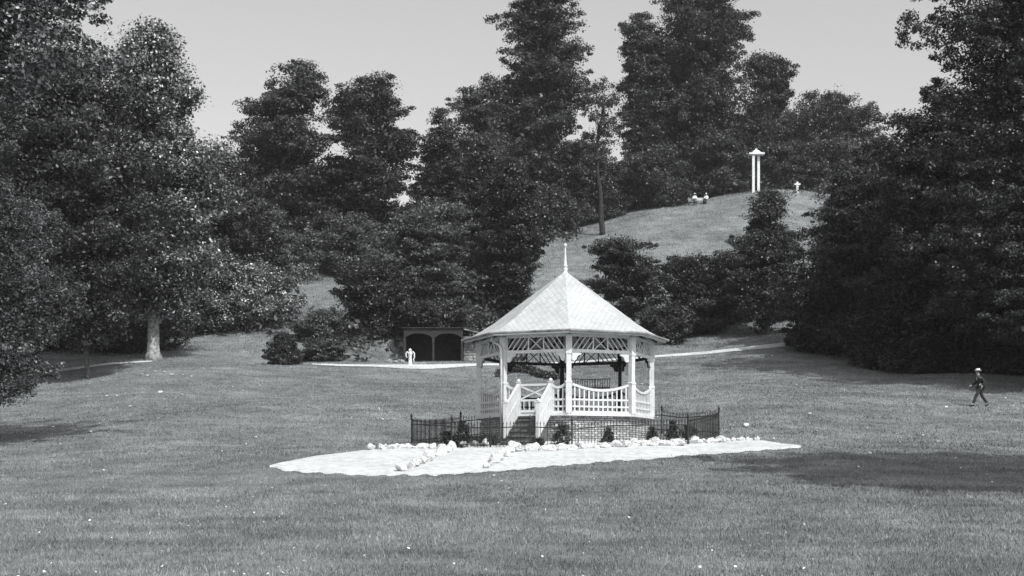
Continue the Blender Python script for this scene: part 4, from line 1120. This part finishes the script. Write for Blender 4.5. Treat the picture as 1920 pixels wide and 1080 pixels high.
def human(root, J, skinmat='skin', top='cloth_dark', bottom='cloth_dark', hat='straw', skirt=False, hatb=.17):
    """J: joints in local metres: pelvis, chest, neck, head, (sh, el, wr, hip, kn, an, toe) x L/R. Facing is -X (fx=-1) or -Y"""
    fw = Vector(J['face'])
    js = [J['pelvis'], J['chest'], J['neck'], J['head'] + Vector((0, 0, -.09)), J['head'] + Vector((0, 0, .03)), J['head'] + Vector((0, 0, .10))]
    rd = [(.14, .11), (.155, .11), .05, .068, .088, .055]; ed = [(0, 1), (1, 2), (2, 3), (3, 4), (4, 5)]
    for s in 'LR':
        b = len(js); js += [J['sh' + s], J['el' + s], J['wr' + s], J['wr' + s] + (J['wr' + s] - J['el' + s]).normalized() * .09]; rd += [.055, .04, .026, .036]
        ed += [(1, b), (b, b + 1), (b + 1, b + 2), (b + 2, b + 3)]
        pal = js[b + 3]; dv = (J['wr' + s] - J['el' + s]).normalized(); sd = dv.cross(Vector((0, 0, 1)))
        sd = sd.normalized() if sd.length > .1 else Vector((1, 0, 0))
        b = len(js); js += [J['hip' + s], J['kn' + s], J['an' + s], J['toe' + s]]; rd += [.085, .058, .04, .035]
        ed += [(0, b), (b, b + 1), (b + 1, b + 2), (b + 2, b + 3)]
    body = skin_obj('body', js, ed, rd, skinmat, root)
    # fingers, nose, ears (children kept tiny)
    mb = MB()
    for s in 'LR':
        dv = (J['wr' + s] - J['el' + s]).normalized(); pal = J['wr' + s] + dv * .10
        sd = fw.cross(dv); sd = sd.normalized() if sd.length > .1 else Vector((1, 0, 0)); cu = sd.cross(dv)
        for i, ln in enumerate((.062, .072, .068, .052)):
            o_ = pal + sd * (-.027 + .018 * i); mb.tube([o_, o_ + dv * ln * .5 + cu * .006, o_ + dv * ln * .9 + cu * .022], [.009, .008, .006], 6)
        o_ = pal - dv * .06 - sd * .03; mb.tube([o_, o_ - sd * .022 + dv * .025, o_ - sd * .022 + dv * .055 + cu * .01], [.011, .009, .007], 6)
    def rel(mb, name, mat, sm=True):
        o = MB(); o.v = mb.v; o.f = mb.f
        me = bpy.data.meshes.new(name); me.from_pydata(mb.v, [], mb.f); me.materials.append(M[mat]); me.polygons.foreach_set('use_smooth', [True] * len(me.polygons))
        ob = bpy.data.objects.new(name, me); COL.objects.link(ob); ob.parent = root; return ob
    rel(mb, 'hands', skinmat)
    h = J['head']; side = fw.cross(Vector((0, 0, 1)))
    mb = MB(); mb.tube([h + fw * .085 + Vector((0, 0, .03)), h + fw * .115 - Vector((0, 0, .012)), h + fw * .09 - Vector((0, 0, .02))], [.008, .014, .008], 6)
    for s in (-1, 1): mb.tube([h + side * s * .088 + Vector((0, 0, .02)), h + side * s * .098, h + side * s * .088 - Vector((0, 0, .03))], [.008, .016, .008], 6)
    rel(mb, 'face', skinmat)
    mb = MB(); mb.tube([h - fw * .02 + Vector((0, 0, -.04)), h - fw * .03 + Vector((0, 0, .03)), h - fw * .01 + Vector((0, 0, .09)), h + Vector((0, 0, .125))], [.082, .10, .088, .03], 10); rel(mb, 'hair', 'hair')
    # clothes
    tj = [J['pelvis'] - Vector((0, 0, .10)), J['pelvis'] + Vector((0, 0, .12)), J['chest'], J['neck'] - Vector((0, 0, .03))]; tr = [(.175, .145), (.155, .125), (.175, .13), .075]; te = [(0, 1), (1, 2), (2, 3)]
    for s in 'LR':
        b = len(tj); tj += [J['sh' + s], J['el' + s], J['wr' + s]]; tr += [.075, .058, .045]; te += [(2, b), (b, b + 1), (b + 1, b + 2)]
    skin_obj('jacket' if not skirt else 'blouse', tj, te, tr, top, root)
    if skirt:
        mb = MB(); kn = (J['knL'] + J['knR']) / 2; an = (J['anL'] + J['anR']) / 2
        mb.tube([J['pelvis'] + Vector((0, 0, .08)), J['pelvis'].lerp(kn, .5), kn + Vector((0, 0, .01)), kn.lerp(an, .4), an + Vector((0, 0, .06))], [.15, .2, .2, .21, .24], 14); rel(mb, 'skirt', bottom)
    else:
        bj = [J['pelvis'] + Vector((0, 0, .02))]; br = [(.16, .13)]; be = []
        for s in 'LR':
            b = len(bj); bj += [J['hip' + s], J['kn' + s], J['an' + s] + Vector((0, 0, .03))]; br += [.105, .08, .07]; be += [(0, b), (b, b + 1), (b + 1, b + 2)]
        skin_obj('trousers', bj, be, br, bottom, root)
    for s in 'LR':
        mb = MB(); a_ = J['an' + s] - Vector((0, 0, .03)); t_ = J['toe' + s]
        mb.tube([a_ - (t_ - a_).normalized() * .05, a_, a_.lerp(t_, .6), t_ + (t_ - a_).normalized() * .05], [.04, .052, .045, .025], 8); rel(mb, 'shoe', 'cloth_dark')
    mb = MB(); mb.lathe(h + Vector((0, 0, .065)), [(hatb, 0), (hatb, .012), (.10, .016), (.098, .09), (.085, .10), (.001, .102)], 18); rel(mb, 'hat', hat)

V = Vector
# walking man, right
p = gp(1838, 763)
pe = empty('person', p); tag(pe, 'person in dark suit and flat straw hat striding left across the lawn', 'person')
human(pe, dict(face=(-1, 0, 0), pelvis=V((0, 0, .92)), chest=V((-.07, 0, 1.30)), neck=V((-.09, 0, 1.47)), head=V((-.11, 0, 1.60)),
    shL=V((-.08, -.17, 1.38)), elL=V((.12, -.22, 1.15)), wrL=V((.02, -.22, .95)), shR=V((-.08, .17, 1.38)), elR=V((-.12, .22, 1.12)), wrR=V((-.34, .2, 1.0)),
    hipL=V((0, -.09, .88)), knL=V((-.22, -.09, .50)), anL=V((-.36, -.09, .10)), toeL=V((-.50, -.09, .06)),
    hipR=V((0, .09, .88)), knR=V((.12, .09, .48)), anR=V((.36, .09, .14)), toeR=V((.26, .09, .03))))
# bench with two sitters
pb = gp(1306, 384, 140); 
be = empty('park_bench', pb); tag(be, 'pale slatted park bench on the hilltop under two sitters', 'bench')
bz = gz(pb.x, pb.y)
mb = MB()
for i in range(3): mb.box((pb.x, pb.y + .05 + .14 * i, bz + .45), 1.9, .11, .035)
mb.build('seat', 'pale_stone', be)
mb = MB()
for i in range(2): mb.box((pb.x, pb.y + .46, bz + .68 + .16 * i), 1.9, .03, .11)
mb.build('backrest', 'pale_stone', be)
for sx in (-.85, .85):
    mb = MB(); mb.box((pb.x + sx, pb.y + .05, bz + .18), .07, .07, .5); mb.build('leg', 'iron', be)
    mb = MB(); mb.beam((pb.x + sx, pb.y + .40, bz - .15), (pb.x + sx, pb.y + .50, bz + .88), .07, .05); mb.build('leg', 'iron', be)
def sitter(px_off, label, top, bottom, hat, hb, turn):
    e = empty('person', (pb.x + px_off, pb.y + .20, bz)); tag(e, label, 'person')
    e.rotation_euler = (0, 0, turn)
    human(e, dict(face=(0, -1, 0), pelvis=V((0, 0, .56)), chest=V((0, .02, .93)), neck=V((0, .0, 1.09)), head=V((0, -.02, 1.22)),
        shL=V((-.18, 0, 1.01)), elL=V((-.24, -.08, .76)), wrL=V((-.12, -.28, .66)), shR=V((.18, 0, 1.01)), elR=V((.24, -.08, .76)), wrR=V((.12, -.28, .66)),
        hipL=V((-.09, -.02, .54)), knL=V((-.11, -.45, .52)), anL=V((-.11, -.50, .10)), toeL=V((-.12, -.64, .05)),
        hipR=V((.09, -.02, .54)), knR=V((.11, -.45, .52)), anR=V((.11, -.50, .10)), toeR=V((.12, -.64, .05))), top=top, bottom=bottom, hat=hat, skirt=True, hatb=hb)
sitter(-.2, 'person in white clothes and a white hat sitting left on the hilltop bench', 'cloth_white', 'cloth_grey', 'cloth_white', .19, 0)
sitter(1.15, 'person in pale blouse and dark skirt sitting at the right end of the bench', 'cloth_white', 'cloth_dark', 'cloth_white', .12, -.5)


# ------------------------------------------------------------------ thin scattering volume added over the park to lift the blacks
mb = MB(); mb.prism([(-220, -12, -4), (220, -12, -4), (220, 260, -4), (-220, 260, -4)], (0, 0, 84))
hm = bpy.data.materials.new('added_haze'); hm.use_nodes = True; hn = hm.node_tree
hn.nodes.remove(hn.nodes['Principled BSDF']); pv = hn.nodes.new('ShaderNodeVolumePrincipled')
pv.inputs['Color'].default_value = (0.9, 0.9, 0.9, 1); pv.inputs['Density'].default_value = HAZE
hn.links.new(pv.outputs[0], hn.nodes['Material Output'].inputs['Volume'])
M['added_haze'] = hm
o = mb.build('added_haze', 'added_haze'); tag(o, 'thin scattering volume added over the park to lift the dark tones', 'added_haze', None, 'stuff')
